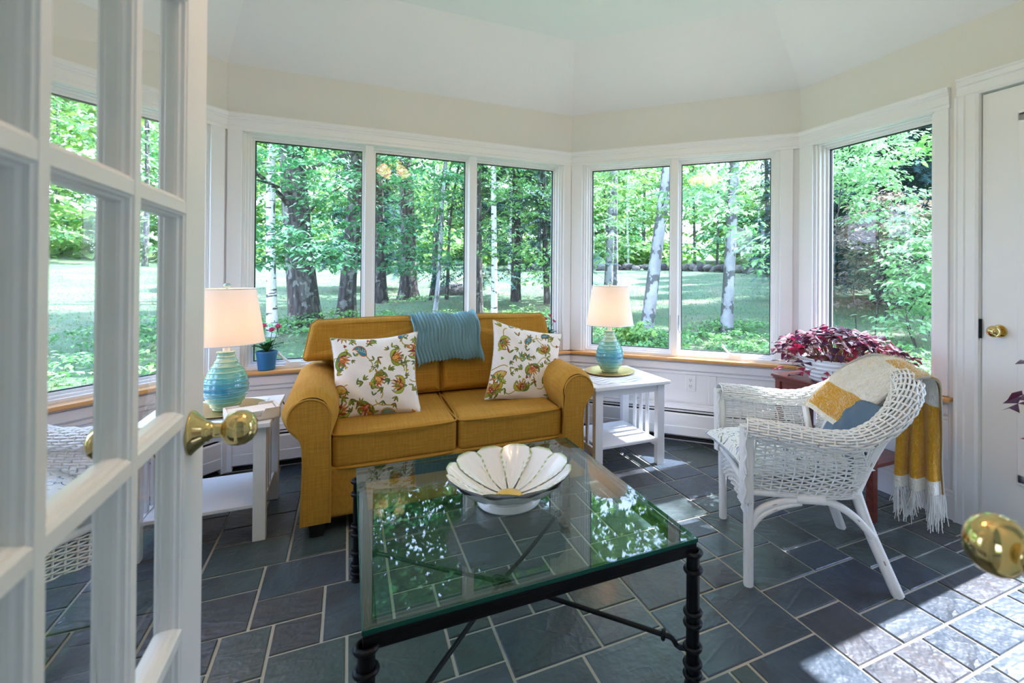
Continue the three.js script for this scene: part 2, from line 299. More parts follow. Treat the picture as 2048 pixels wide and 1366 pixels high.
function bayWall(side, L, a, b, units, labels, opt = {}) {
  const end = opt.end ?? L, wl = at(side, 'wall_' + side, opt.label, 'wall');
  // cream wall above the head casing, white wall below the sill, white piers either side
  mesh('upper_wall', bx(end, H_CEIL - H_HEAD + 0.02, WT, end / 2, (H_CEIL + H_HEAD + 0.02) / 2, -WT / 2), M.cream, wl);
  mesh('lower_wall', bx(b - a, H_SILL - 0.02, WT, (a + b) / 2, (H_SILL - 0.02) / 2, -WT / 2), M.trimFlat, wl);
  mesh('pier', bx(a, H_HEAD, WT, a / 2, H_HEAD / 2, -WT / 2), M.trimFlat, wl);
  mesh('pier', bx(end - b, H_HEAD, WT, (end + b) / 2, H_HEAD / 2, -WT / 2), M.trimFlat, wl);
  // jamb lining in the reveal
  mesh('jamb', bx(0.012, H_HEAD - H_SILL, WT - 0.01, a + 0.004, (H_HEAD + H_SILL) / 2, -WT / 2), M.trim, wl);
  mesh('jamb', bx(0.012, H_HEAD - H_SILL, WT - 0.01, b - 0.004, (H_HEAD + H_SILL) / 2, -WT / 2), M.trim, wl);
  mesh('head_jamb', bx(b - a, 0.012, WT - 0.01, (a + b) / 2, H_HEAD - 0.004, -WT / 2), M.trim, wl);
  // wainscot: rails and stiles standing proud of the lower wall
  const rail = (y, h, t = 0.012) => mesh('panel_rail', rb(end - 0.01, h, t, 0.003, end / 2, y, t / 2), M.trimFlat, wl);
  rail(0.535, 0.05, 0.016); rail(0.49, 0.018, 0.01);
  const nS = Math.max(2, Math.round(end / 0.55));
  for (let k = 0; k <= nS; k++) mesh('panel_stile', rb(0.05, 0.2, 0.008, 0.002, 0.03 + (end - 0.06) * k / nS, 0.38, 0.004), M.trimFlat, wl);
  mesh('corner_filler', cyl(0.07, 0.07, H_CEIL, -0.055 * Math.tan(R(22.5)), H_CEIL / 2, -0.095, 12), M.cream, wl);
  // head casing: stepped moulding right across
  const tr = at(side, 'trim_' + (++trimN), 'white stepped head casing over the ' + opt.where, 'trim'); tr.userData.kind = 'structure';
  const prof = [[0, 2.03], [0.014, 2.03], [0.014, 2.048], [0.018, 2.052], [0.018, 2.09], [0.024, 2.096], [0.024, 2.104], [0.03, 2.108], [0.034, 2.122], [0.034, 2.131], [0, 2.131]];
  mesh('head_casing', extrude(prof, end - 0.004).rotateY(-Math.PI / 2).translate(end - 0.002, 0, 0), M.trim, tr);
  mesh('side_casing', rb(a - 0.012, H_HEAD - H_SILL - 0.012, 0.014, 0.003, a / 2, (H_HEAD + H_SILL) / 2 - 0.004, 0.007), M.trim, tr);
  mesh('side_casing', rb(Math.min(0.09, end - b) - 0.012, H_HEAD - H_SILL - 0.012, 0.014, 0.003, b + Math.min(0.09, end - b) / 2, (H_HEAD + H_SILL) / 2 - 0.004, 0.007), M.trim, tr);
  // honey pine sill board
  const sl = at(side, 'trim_' + (++trimN), 'honey pine sill board under the ' + opt.where, 'window sill'); sl.userData.kind = 'structure';
  mesh('sill_board', rb(end + 0.03, 0.022, WT + 0.05, 0.006, end / 2, H_SILL - 0.011, -WT / 2 + 0.025), M.pine, sl);
  // sashes
  const uw = (b - a - 0.012) / units;
  for (let k = 0; k < units; k++) casementWindow(side, a + 0.006 + uw * k, a + 0.006 + uw * (k + 1), labels[k], opt.extras?.[k]);
  if (units > 1) for (let k = 1; k < units; k++) mesh('mullion', rb(0.05, H_HEAD - H_SILL - 0.004, 0.05, 0.004, a + 0.006 + uw * k, (H_HEAD + H_SILL) / 2 - 0.001, -0.0405), M.trim, wl);
  return wl;
}
bayWall('rear', 2.245, 0.085, 2.17, 3, ['tall casement window behind the left end of the mustard sofa', 'tall casement window in the middle of the wall behind the sofa', 'tall casement window behind the right end of the mustard sofa'], { label: 'cream and white wall with three tall windows behind the sofa', where: 'three windows behind the sofa', extras: [(w, a) => crank(w, a + 0.26), null, (w, a, b) => crank(w, b - 0.2)] });
bayWall('rear_right', 1.612, 0.10, 1.487, 2, ['casement window right behind the table lamp beside the sofa', 'casement window above the wall outlet'], { label: 'angled bay wall with two windows above the wall outlet', where: 'pair of windows behind the right lamp', extras: [(w, a, b) => lever(w, b - 0.03, -1), (w, a, b) => { lever(w, a + 0.03, 1); crank(w, b - 0.27); }] });
bayWall('right', 2.055, 0.11, 0.80, 1, ['single casement window behind the purple leaved plant'], { end: 0.875, label: 'short white wall with one window behind the purple plant', where: 'single window behind the purple plant' });
bayWall('rear_left', 1.612, 0.125, 1.512, 2, ['bay window seen through the middle panes of the open french door', 'bay window seen through the end panes of the open french door'], { label: 'angled bay wall seen through the open french door', where: 'pair of windows seen through the french door' });
bayWall('left', 2.055, 1.15, 1.945, 1, ['single casement window in the hidden left wall'], { label: 'white wall hidden behind the open french door', where: 'single window of the hidden left wall' });
// right wall beyond the window: door opening and the rest of the wall
{
  const w = at('right', 'wall_right_end', 'cream wall around the white glazed garden door', 'wall'), a = 0.998, b = 1.83, L = 2.055, top = 2.06;
  mesh('pier', bx(a - 0.875, H_CEIL, WT, (a + 0.875) / 2, H_CEIL / 2, -WT / 2), M.cream, w);
  mesh('pier', bx(L - b + 0.16, H_CEIL, WT, (L + b + 0.16) / 2, H_CEIL / 2, -WT / 2), M.cream, w);
  mesh('upper_wall', bx(b - a, H_CEIL - top, WT, (a + b) / 2, (H_CEIL + top) / 2, -WT / 2), M.cream, w);
  const t = at('right', 'trim_' + (++trimN), 'white moulded casing around the glazed garden door', 'trim'), c = 0.092;
  const prof = [[0, 0], [0.012, 0], [0.018, 0.012], [0.018, 0.05], [0.024, 0.056], [0.024, 0.078], [0.03, 0.084], [0.03, c], [0, c]];
  mesh('side_casing', mirror(extrude(prof.map(([d, x]) => [-x, d]), top + 0.004).rotateX(-Math.PI / 2), 'z').translate(a - 0.004, 0, 0), M.trim, t);
  mesh('side_casing', mirror(extrude(prof.map(([d, x]) => [x, d]), top + 0.004).rotateX(-Math.PI / 2), 'z').translate(b + 0.004, 0, 0), M.trim, t);
  mesh('head_casing', extrude(prof, b - a + 2 * c).rotateY(-Math.PI / 2).translate(b + c, top, 0), M.trim, t);
  const d = at('right', 'door_3', 'white garden door with a large glass light and brass knob', 'door'), dw = b - a - 0.008, x0 = a + 0.004, dt = 0.044, dz = -0.022 - 0.006;
  const s0 = 0.162, s1 = 0.15, r0 = 0.3, r1 = 0.15, dh = 2.045;
  mesh('door_leaf', merge([bx(s0, dh, dt, x0 + s0 / 2, dh / 2 + 0.006, dz), bx(s1, dh, dt, x0 + dw - s1 / 2, dh / 2 + 0.006, dz), bx(dw - s0 - s1, r0, dt, x0 + dw / 2, r0 / 2 + 0.006, dz), bx(dw - s0 - s1, r1, dt, x0 + dw / 2, dh - r1 / 2 + 0.006, dz)]), M.trim, d);
  const lw = dw - s0 - s1, lh = dh - r0 - r1, lx = x0 + s0 + lw / 2, ly = r0 + lh / 2 + 0.006;
  mesh('light_frame', merge([[-1, 0], [1, 0], [0, -1], [0, 1]].map(([i, j]) => i ? rb(0.045, lh + 0.07, 0.02, 0.006, lx + i * (lw / 2 + 0.005), ly, 0) : rb(lw + 0.055, 0.045, 0.02, 0.006, lx, ly + j * (lh / 2 + 0.005), 0))), M.trim, d);
  mesh('pane', new THREE.PlaneGeometry(lw + 0.01, lh + 0.01).translate(lx, ly, dz), M.glass, d);
  const kx = x0 + 0.066, ky = 0.945;
  const kn = mesh('knob', merge([cyl(0.03, 0.028, 0.008, 0, 0.004, 0), cyl(0.012, 0.012, 0.03, 0, 0.022, 0), new THREE.SphereGeometry(0.027, 20, 14).scale(1, 0.85, 1).translate(0, 0.05, 0)]).rotateX(Math.PI / 2).translate(kx, ky, -0.006), M.brass, d);
  kn.userData.label = 'polished brass knob';
  mesh('hinge', merge([cyl(0.006, 0.006, 0.09, a + 0.002, 0.95, 0.004), bx(0.02, 0.09, 0.003, a - 0.008, 0.95, 0.001)]), M.iron, d);
}
// front wall with the double doorway
{
  const w = struct('wall_front', 'cream wall around the double doorway', 'wall'), z = Z_FRONT + 0.07, xl = -0.262, xr = 1.272, top = 2.06;
  mesh('pier', bx(xl + 1.965, 2.6, 0.14, (xl - 1.965) / 2, 1.3, z), M.cream, w);
  mesh('pier', bx(2.88 - xr, 2.6, 0.14, (2.88 + xr) / 2, 1.3, z), M.cream, w);
  mesh('upper_wall', bx(xr - xl, 2.6 - top, 0.14, (xl + xr) / 2, (2.6 + top) / 2, z), M.cream, w);
  const t = struct('trim_' + (++trimN), 'white jamb lining of the double doorway', 'trim');
  mesh('jamb', bx(0.02, top, 0.15, xl + 0.01, top / 2, z), M.trim, t); mesh('jamb', bx(0.02, top, 0.15, xr - 0.01, top / 2, z), M.trim, t); mesh('head_jamb', bx(xr - xl, 0.02, 0.15, (xl + xr) / 2, top - 0.01, z), M.trim, t);
}
// fifteen-light french doors
function frenchDoor(n, label, pos, turn, knobs) {
  const d = struct('door_' + n, label, 'door', pos, turn), Wd = 0.76, Hd = 2.03, st = 0.1, rt = 0.105, rbm = 0.325, th = 0.035;
  const px = (Wd - 2 * st) / 3, py = (Hd - rt - rbm) / 5;
  mesh('stile', rb(st, Hd, th, 0.003, st / 2, Hd / 2 + 0.008, 0), M.trim, d); mesh('stile', rb(st, Hd, th, 0.003, Wd - st / 2, Hd / 2 + 0.008, 0), M.trim, d);
  mesh('top_rail', rb(Wd - 2 * st, rt, th, 0.002, Wd / 2, Hd + 0.008 - rt / 2, 0), M.trim, d); mesh('bottom_rail', rb(Wd - 2 * st, rbm - 0.008, th, 0.002, Wd / 2, rbm / 2 + 0.004, 0), M.trim, d);
  const half = [[0.008, 0.0175], [0.0098, 0.0154], [0.0122, 0.014], [0.0132, 0.0098], [0.016, 0.0072], [0.017, 0.0035], [0.017, 0]];
  const prof = [...half.map(([a, b]) => [a, b]), ...half.slice(0, -1).reverse().map(([a, b]) => [a, -b]), ...half.map(([a, b]) => [-a, -b]), ...half.slice(0, -1).reverse().map(([a, b]) => [-a, b])];
  const vb = extrude(prof, Hd - rt - rbm + 0.02).rotateX(-Math.PI / 2).scale(1, 1, 0.985), hb = extrude(prof, Wd - 2 * st + 0.02).rotateZ(Math.PI / 2).rotateY(Math.PI / 2).scale(1, 1, 0.96);
  for (let i = 0; i <= 3; i++) mesh(i % 3 ? 'muntin' : 'edge_moulding', vb, M.trim, d).position.set(st + px * i + (i === 0 ? -0.004 : i === 3 ? 0.004 : 0), rbm - 0.002, 0);
  for (let j = 0; j <= 5; j++) mesh(j % 5 ? 'muntin' : 'edge_moulding', hb, M.trim, d).position.set(st - 0.01, rbm + 0.008 + py * j + (j === 0 ? -0.004 : j === 5 ? 0.004 : 0), 0);
  const pg = new THREE.PlaneGeometry(px - 0.01, py - 0.01);
  for (let i = 0; i < 3; i++) for (let j = 0; j < 5; j++) mesh('pane', pg, M.glass, d).position.set(st + px * (i + 0.5), rbm + 0.008 + py * (j + 0.5), 0);
  const k = lathe([[0, 0], [0.034, 0], [0.034, 0.003], [0.028, 0.008], [0.02, 0.017], [0.016, 0.02], [0.016, 0.024], [0.013, 0.026], [0.0115, 0.03], [0.0115, 0.04], [0.015, 0.043], [0.022, 0.047], [0.0268, 0.055], [0.028, 0.064], [0.0265, 0.073], [0.021, 0.082], [0.012, 0.0875], [0, 0.089]], 40);
  for (const s of knobs) { const m = mesh('knob', k, M.brass, d); m.position.set(Wd - 0.072, 0.945, s * th / 2); m.rotation.x = s * Math.PI / 2; m.userData.label = 'polished brass knob'; }
  return d;
}
frenchDoor(1, 'white fifteen pane french door swung open beside the glass coffee table', [-0.241, 0, -0.236], R(90), [1, -1]);
frenchDoor(2, 'closed white french door whose brass knob shows by the sunlit floor', [1.25, 0, -0.165], R(180), [1, -1]);
// baseboard heaters along the bay
function heater(side, L, label) {
  const h = thing('baseboard_heater', label, 'heater', [FR[side][0][0], 0, FR[side][0][1]], FR[side][1], 'baseboard heaters along the bay');
  mesh('back_plate', bx(L - 0.06, 0.25, 0.008, L / 2, 0.145, 0.004), M.trimFlat, h);
  mesh('hood', merge([bx(L - 0.06, 0.008, 0.05, L / 2, 0.268, 0.027), rb(L - 0.06, 0.03, 0.006, 0.002, L / 2, 0.256, 0.052, 0, 0, -0.35)]), M.trim, h);
  mesh('fin_slot', bx(L - 0.07, 0.2, 0.03, L / 2, 0.15, 0.024), M.slot, h);
  mesh('damper', rb(L - 0.06, 0.012, 0.008, 0.002, L / 2, 0.229, 0.05, 0, 0, 0.3), M.trim, h);
  mesh('front_cover', extrude([[0.052, 0.055], [0.066, 0.062], [0.066, 0.12], [0.063, 0.123], [0.063, 0.205], [0.058, 0.213], [0.05, 0.213], [0.05, 0.055]], L - 0.06).rotateY(-Math.PI / 2).translate(L - 0.03, 0, 0), M.trim, h);
  mesh('end_cap', rb(0.05, 0.24, 0.07, 0.004, 0.03, 0.15, 0.036), M.trim, h); mesh('end_cap', rb(0.05, 0.24, 0.07, 0.004, L - 0.03, 0.15, 0.036), M.trim, h);
  mesh('pipe', new THREE.CylinderGeometry(0.011, 0.011, L - 0.04, 10).rotateZ(Math.PI / 2).translate(L / 2, 0.03, 0.03), M.slot, h);
}
heater('rear', 2.245, 'white baseboard heater running behind the mustard sofa');
heater('rear_right', 1.612, 'white baseboard heater under the wall outlet');
heater('rear_left', 1.612, 'white baseboard heater under the bay window by the open french door');
{
  const b = at('right', 'baseboard_right', 'white baseboard under the single window', 'baseboard');
  mesh('board', extrude([[0, 0], [0.016, 0], [0.016, 0.11], [0.01, 0.12], [0.01, 0.132], [0, 0.14]], 0.9).rotateY(-Math.PI / 2).translate(0.902, 0, 0), M.trim, b);
}
{
  const o = thing('wall_outlet', 'white duplex wall outlet on the bay wall', 'outlet', [2.228, 0.418, -2.747], R(-45));
  mesh('cover_plate', rb(0.072, 0.116, 0.006, 0.003, 0, 0, 0.003), M.trim, o);
  for (const y of [-0.021, 0.021]) { const r = mesh('receptacle', new THREE.CylinderGeometry(0.017, 0.017, 0.004, 20).rotateX(Math.PI / 2).translate(0, y, 0.007), M.trimFlat, o); mesh('slot', merge([bx(0.0025, 0.009, 0.002, -0.006, y + 0.003, 0.0095), bx(0.0025, 0.007, 0.002, 0.006, y + 0.003, 0.0095), bx(0.004, 0.004, 0.002, 0, y - 0.008, 0.0095)]), M.slot, r); }
}
// the room behind the camera, with large windows of its own
{
  const a = struct('wall_hall', 'plain white walls of the adjoining room behind the doorway', 'wall');
  const wm = std({ color: 0xecebe6, roughness: 0.9 });
  mesh('side_wall', bx(0.12, 2.6, 4.3, 2.94, 1.3, 2.09), wm, a); mesh('end_wall', bx(5.08, 2.6, 0.12, 0.46, 1.3, 4.24), wm, a);
  mesh('side_wall', merge([bx(0.12, 0.7, 4.3, -2.02, 0.35, 2.09), bx(0.12, 0.5, 4.3, -2.02, 2.35, 2.09), bx(0.12, 1.4, 1.0, -2.02, 1.4, 0.44), bx(0.12, 1.4, 0.6, -2.02, 1.4, 3.94), bx(0.12, 1.4, 0.1, -2.02, 1.4, 2.29)]), wm, a);
  mesh('ceiling_slab', bx(5.08, 0.12, 4.4, 0.46, 2.66, 2.14), wm, a);
}
// ---------------------------------------------------------------- sofa
{
  const s = thing('loveseat', 'mustard yellow two seat sofa with rolled arms and black feet', 'sofa', [0.51, 0, -2.80]);
  const zf = 0.40, zb = -0.42;
  mesh('base', rb(1.22, 0.235, 0.76, 0.02, 0, 0.185, -0.01), M.sofa, s);
  mesh('back_frame', rb(1.3, 0.62, 0.13, 0.03, 0, 0.42, -0.36, 0, 0, -0.03), M.sofa, s);
  // arm outline in front view for the left arm (outside = -x)
  const cx = -0.665, cy = 0.545, outline = (r) => {
    const p = [[-0.695, 0.068], [-0.695, 0.44]];
    for (let k = 0; k <= 26; k++) { const a = R(232 - (232 + 20) * k / 26); p.push([cx + r * Math.cos(a) * 1.03, cy + r * Math.sin(a)]); }
    p.push([-0.582, 0.45], [-0.58, 0.3], [-0.58, 0.068]); return p;
  };
  const resample = (pts, n) => { const c = new THREE.CatmullRomCurve3(pts.map((p) => V(p[0], p[1], 0)), false, 'centripetal', 0.5); return c.getSpacedPoints(n).map((p) => [p.x, p.y]); };
  const N = 90, front = resample(outline(0.082), N), full = resample(outline(0.112), N);
  const armGeo = (() => {
    const st = [];   // stations along z: 0 back .. 1 front
    for (let k = 0; k <= 30; k++) st.push(k / 30);
    const g = surf((u, v) => {
      const z = zb + 0.04 + (zf - 0.02 - zb - 0.04) * u, i = Math.round(v * N), A = full[i], B = front[i];
      let t = Math.max(0, (u - 0.88) / 0.12); t = t * t;
      const roll = A[1] > 0.44 ? 1 : 0, pl = roll * Math.max(0, (u - 0.8) / 0.2) * 0.006 * Math.pow(Math.abs(Math.sin(v * N * 0.3)), 0.4);
      const rise = A[1] > 0.5 ? 0.012 * (1 - u) : 0, dx = A[0] - cx, dy = A[1] - cy, l = Math.hypot(dx, dy) || 1;
      return [A[0] + (B[0] - A[0]) * t + pl * dx / l, A[1] + (B[1] - A[1]) * t + pl * dy / l + rise, z];
    }, 30, N, (u, v) => [u * 0.8, v * 1.2]);
    return g;
  })();
  const panel = extrude(front, 0.03).translate(0, 0, zf - 0.03), welt = tube(front.map((p) => V(p[0], p[1], zf - 0.002)), 0.0055, 100, 6);
  const backCap = extrude(full, 0.01).translate(0, 0, zb + 0.035);
  for (const m of [1, -1]) {
    const fl = (g) => m > 0 ? g : mirror(g, 'x');
    mesh('arm', fl(merge([armGeo, backCap])), M.sofa, s).userData.label = 'rolled arm with pleated front';
    mesh('arm_facing', fl(panel), M.sofa, s); mesh('welt', fl(welt), M.sofaWelt, s);
  }
  // seat cushions with a crown and welted edges
  const cw = 0.572, ch = 0.165, cd = 0.60;
  const cushion = () => { const g = new RoundedBoxGeometry(cw, ch, cd, 6, 0.028), p = g.attributes.position, uv = g.attributes.uv, n = g.attributes.normal; for (let i = 0; i < p.count; i++) { const x = p.getX(i), y = p.getY(i), z = p.getZ(i), k = (1 - (2 * x / cw) ** 4) * (1 - (2 * z / cd) ** 4); if (y > 0) p.setY(i, y + 0.026 * Math.max(0, k)); uv.setXY(i, Math.abs(n.getX(i)) > 0.7 ? z : x, Math.abs(n.getY(i)) > 0.7 ? z : y); } g.computeVertexNormals(); return g; };
  const cg = cushion(), ring = (w, d, y, r = 0.02) => { const p = []; const a = w / 2, b = d / 2; for (const [x, z] of [[-a + r, b], [a - r, b], [a, b - r], [a, -b + r], [a - r, -b], [-a + r, -b], [-a, -b + r], [-a, b - r]]) p.push(V(x, y, z)); return tube(p, 0.005, 160, 6, true); };
  for (const m of [-1, 1]) {
    const c = mesh('seat_cushion', cg, M.sofa, s); c.position.set(m * 0.29, 0.375, zf - 0.03 - cd / 2); c.rotation.x = 0.02;
    mesh('welt', merge([ring(cw - 0.006, cd - 0.006, ch / 2 - 0.006), ring(cw - 0.006, cd - 0.006, -ch / 2 + 0.006)]), M.sofaWelt, c);
  }
  // back cushions whose tops reach out over the arms
  const back = (m) => {
    const o = [[0.006, 0.0], [0.57, 0.0], [0.57, 0.215], [0.60, 0.225], [0.72, 0.225], [0.735, 0.24], [0.70, 0.42], [0.675, 0.445], [0.3, 0.455], [0.02, 0.45], [0.006, 0.435]].map(([x, y]) => [m * x, y]);
    const sh = new THREE.Shape(); const P = o; sh.moveTo(P[0][0], P[0][1]);
    for (let i = 1; i < P.length; i++) sh.lineTo(P[i][0], P[i][1]); sh.closePath();
    const g = new THREE.ExtrudeGeometry(sh, { depth: 0.1, bevelEnabled: true, bevelThickness: 0.035, bevelSize: 0.03, bevelOffset: -0.03, bevelSegments: 5, curveSegments: 6 });
    const p = g.attributes.position; for (let i = 0; i < p.count; i++) { const x = Math.abs(p.getX(i)), y = p.getY(i), k = Math.max(0, 1 - ((x - 0.32) / 0.36) ** 2) * Math.max(0, 1 - ((y - 0.22) / 0.26) ** 2); if (p.getZ(i) > 0.09) p.setZ(i, p.getZ(i) + 0.03 * k); }
    g.computeVertexNormals(); return [g, o];
  };
  for (const m of [-1, 1]) {
    const [g, o] = back(m), c = mesh('back_cushion', g, M.sofa, s); c.position.set(0, 0.465, -0.26); c.rotation.x = -0.16;
    const inset = o.map(([x, y]) => V(x, y, 0.105));
    mesh('welt', tube(dense(inset, true, 0.02), 0.0055, 200, 6, true), M.sofaWelt, c);
  }
  const ft = new THREE.CylinderGeometry(0.052, 0.036, 0.075, 4, 1).rotateY(Math.PI / 4);
  for (const [x, z] of [[-0.632, 0.345], [0.632, 0.345], [-0.63, -0.33], [0.63, -0.33]]) mesh('foot', ft, M.black, s).position.set(x, 0.0375, z);
}
// ---------------------------------------------------------------- printed throw pillows
const floral = (sd) => canvasTex(1024, 1024, (c, w) => {
  let q = sd; const r = () => { q = (q * 16807) % 2147483647; return q / 2147483647; };
  c.fillStyle = '#efe9df'; c.fillRect(0, 0, w, w);
  const G = ['#8d9a2e', '#a9b23c', '#6f8a34', '#b6a52a'], O = ['#b8522a', '#c96f2e', '#d98f2c', '#8e3a26'], B = ['#3a7f8c', '#2f6a84', '#7fb3a8'];
  const leaf = (x, y, a, l, wd, f, st = '#5a5a22') => { c.save(); c.translate(x, y); c.rotate(a); c.beginPath(); c.moveTo(0, 0); c.quadraticCurveTo(l * 0.45, -wd, l, 0); c.quadraticCurveTo(l * 0.45, wd, 0, 0); c.fillStyle = f; c.fill(); c.strokeStyle = st; c.lineWidth = 3; c.stroke(); c.beginPath(); c.moveTo(0, 0); c.lineTo(l * 0.9, 0); c.lineWidth = 2; c.stroke(); c.restore(); };
  const pick = (a) => a[Math.floor(r() * a.length)];
  const stem = (pts, col = '#a8942a', lw = 9) => { c.strokeStyle = col; c.lineWidth = lw; c.lineCap = 'round'; c.beginPath(); c.moveTo(...pts[0]); c.bezierCurveTo(...pts[1], ...pts[2], ...pts[3]); c.stroke(); };
  for (const [x, y] of [[120, 140], [400, 60], [650, 200], [900, 120], [60, 430], [330, 360], [590, 470], [860, 400], [140, 700], [420, 660], [680, 760], [930, 680], [60, 960], [340, 930], [600, 990], [860, 940]]) { const a = r() * 6.3, l = 150 + r() * 90; stem([[x, y], [x + l * 0.4 * Math.cos(a + 0.8), y + l * 0.4 * Math.sin(a + 0.8)], [x + l * 0.8 * Math.cos(a - 0.5), y + l * 0.8 * Math.sin(a - 0.5)], [x + l * Math.cos(a), y + l * Math.sin(a)]]); }
  const flower = (x, y, s, a) => {   // layered palmette
    c.save(); c.translate(x, y); c.rotate(a);
    for (let k = -4; k <= 4; k++) leaf(0, 0, -Math.PI / 2 + k * 0.34, s * (1.05 - Math.abs(k) * 0.05), s * 0.2, k % 2 ? pick(O) : '#e0b04a', '#6e2a18');
    for (const m of [-1, 1]) { c.beginPath(); c.moveTo(0, s * 0.15); c.bezierCurveTo(m * s * 0.9, s * 0.3, m * s * 1.05, -s * 0.5, m * s * 0.65, -s * 0.85); c.bezierCurveTo(m * s * 0.75, -s * 0.3, m * s * 0.4, -s * 0.1, 0, s * 0.15); c.fillStyle = pick(G); c.fill(); c.strokeStyle = '#4c5a22'; c.lineWidth = 4; c.stroke(); }
    c.beginPath(); c.ellipse(0, -s * 0.25, s * 0.22, s * 0.34, 0, 0, 7); c.fillStyle = pick(O); c.fill(); c.lineWidth = 3; c.strokeStyle = '#5d2416'; c.stroke();
    c.fillStyle = '#f2e6c4'; for (let k = 0; k < 9; k++) { c.beginPath(); c.arc((r() - 0.5) * s * 0.3, -s * 0.25 + (r() - 0.5) * s * 0.45, s * 0.03, 0, 7); c.fill(); }
    c.restore();
  };
  const paisley = (x, y, s, a, f) => { c.save(); c.translate(x, y); c.rotate(a); c.beginPath(); c.moveTo(0, 0); c.bezierCurveTo(s, -s * 0.3, s * 0.9, -s * 1.3, s * 0.1, -s * 1.3); c.bezierCurveTo(s * 0.5, -s * 0.9, -s * 0.5, -s * 0.6, 0, 0); c.fillStyle = f; c.fill(); c.lineWidth = 8; c.strokeStyle = pick(O); c.stroke(); c.lineWidth = 3; c.strokeStyle = '#efe6cc'; for (let k = 0; k < 5; k++) { c.beginPath(); c.arc(s * 0.35, -s * (0.25 + k * 0.18), s * 0.12, 0, 3.4); c.stroke(); } c.restore(); };
  const spots = [[120, 140], [400, 60], [650, 200], [900, 120], [60, 430], [330, 360], [590, 470], [860, 400], [140, 700], [420, 660], [680, 760], [930, 680], [60, 960], [340, 930], [600, 990], [860, 940]];
  spots.forEach(([x, y], i) => i % 3 === 2 ? paisley(x, y + 60, 95 + r() * 30, r() * 6.3, [B[0], '#cfd8b0', B[1], '#c8b24a', B[2]][i % 5]) : flower(x, y, 92 + r() * 34, r() * 6.3));
  for (let k = 0; k < 120; k++) { const x = r() * w, y = r() * w, a = r() * 6.3, l = 34 + r() * 34; for (const d of [-0.6, 0.6]) leaf(x, y, a + d, l, l * 0.28, pick(r() < 0.75 ? G : r() < 0.5 ? O : B)); if (r() < 0.5) leaf(x, y, a, l * 1.1, l * 0.26, pick(G)); }
  for (let k = 0; k < 26; k++) { const x = r() * w, y = r() * w, f = pick(r() < 0.5 ? O : G); for (let i = 0; i < 3; i++) { c.beginPath(); c.arc(x + 9 * Math.cos(i * 2.1), y + 9 * Math.sin(i * 2.1), 9, 0, 7); c.fillStyle = f; c.fill(); } }
});
function pillowGeo(w, h, t, uvS = 1) {
  const one = (sg) => surf((u, v) => {
    const a = u * 2 - 1, b = v * 2 - 1, e = Math.pow(Math.max(0, (1 - a * a) * (1 - b * b)), 0.42), pinX = 1 - 0.105 * (1 - b * b), pinY = 1 - 0.105 * (1 - a * a);
    const wr = 0.006 * Math.sin(a * 9 + b * 4) * Math.sin(b * 7) * e;
    return [a * w / 2 * (sg > 0 ? 1 : -1) * pinX, b * h / 2 * pinY, sg * (t / 2 * e + wr)];
  }, 40, 40, (u, v) => [u * uvS, v * uvS]);
  return merge([one(1), one(-1)]);
}
{
  const m1 = std({ map: floral(11), roughness: 0.9, bumpMap: T.fine, bumpScale: 0.0008 }), m2 = std({ map: floral(777), roughness: 0.9, bumpMap: T.fine, bumpScale: 0.0008 });
  const mk = (label, mat, pos, rx, ry, rz, w) => { const t = thing('throw_pillow', label, 'pillow', pos, 0, 'floral throw pillows on the sofa'); t.rotation.set(rx, ry, rz, 'YXZ'); mesh('cover', pillowGeo(w, w, 0.16, 0.8), mat, t); { const sm = []; for (let k = 0; k < 160; k++) { const q = k / 40, e = (q % 1) * 2 - 1, n = Math.floor(q), i = 1 - 0.105 * (1 - e * e), [x, y] = [[e, -i], [i, e], [-e, i], [-i, -e]][n]; sm.push(V(x * w / 2, y * w / 2, 0)); } mesh('seam', tube(sm, 0.0022, 200, 5, true), mat, t); } };
  mk('cream pillow with bold floral print propped against the left sofa arm', m1, [0.135, 0.645, -2.735], -0.36, -0.12, 0.05, 0.445);
  mk('cream floral pillow tipped sideways against the right sofa arm', m2, [0.985, 0.64, -2.755], -0.36, 0.1, -0.24, 0.475);
}
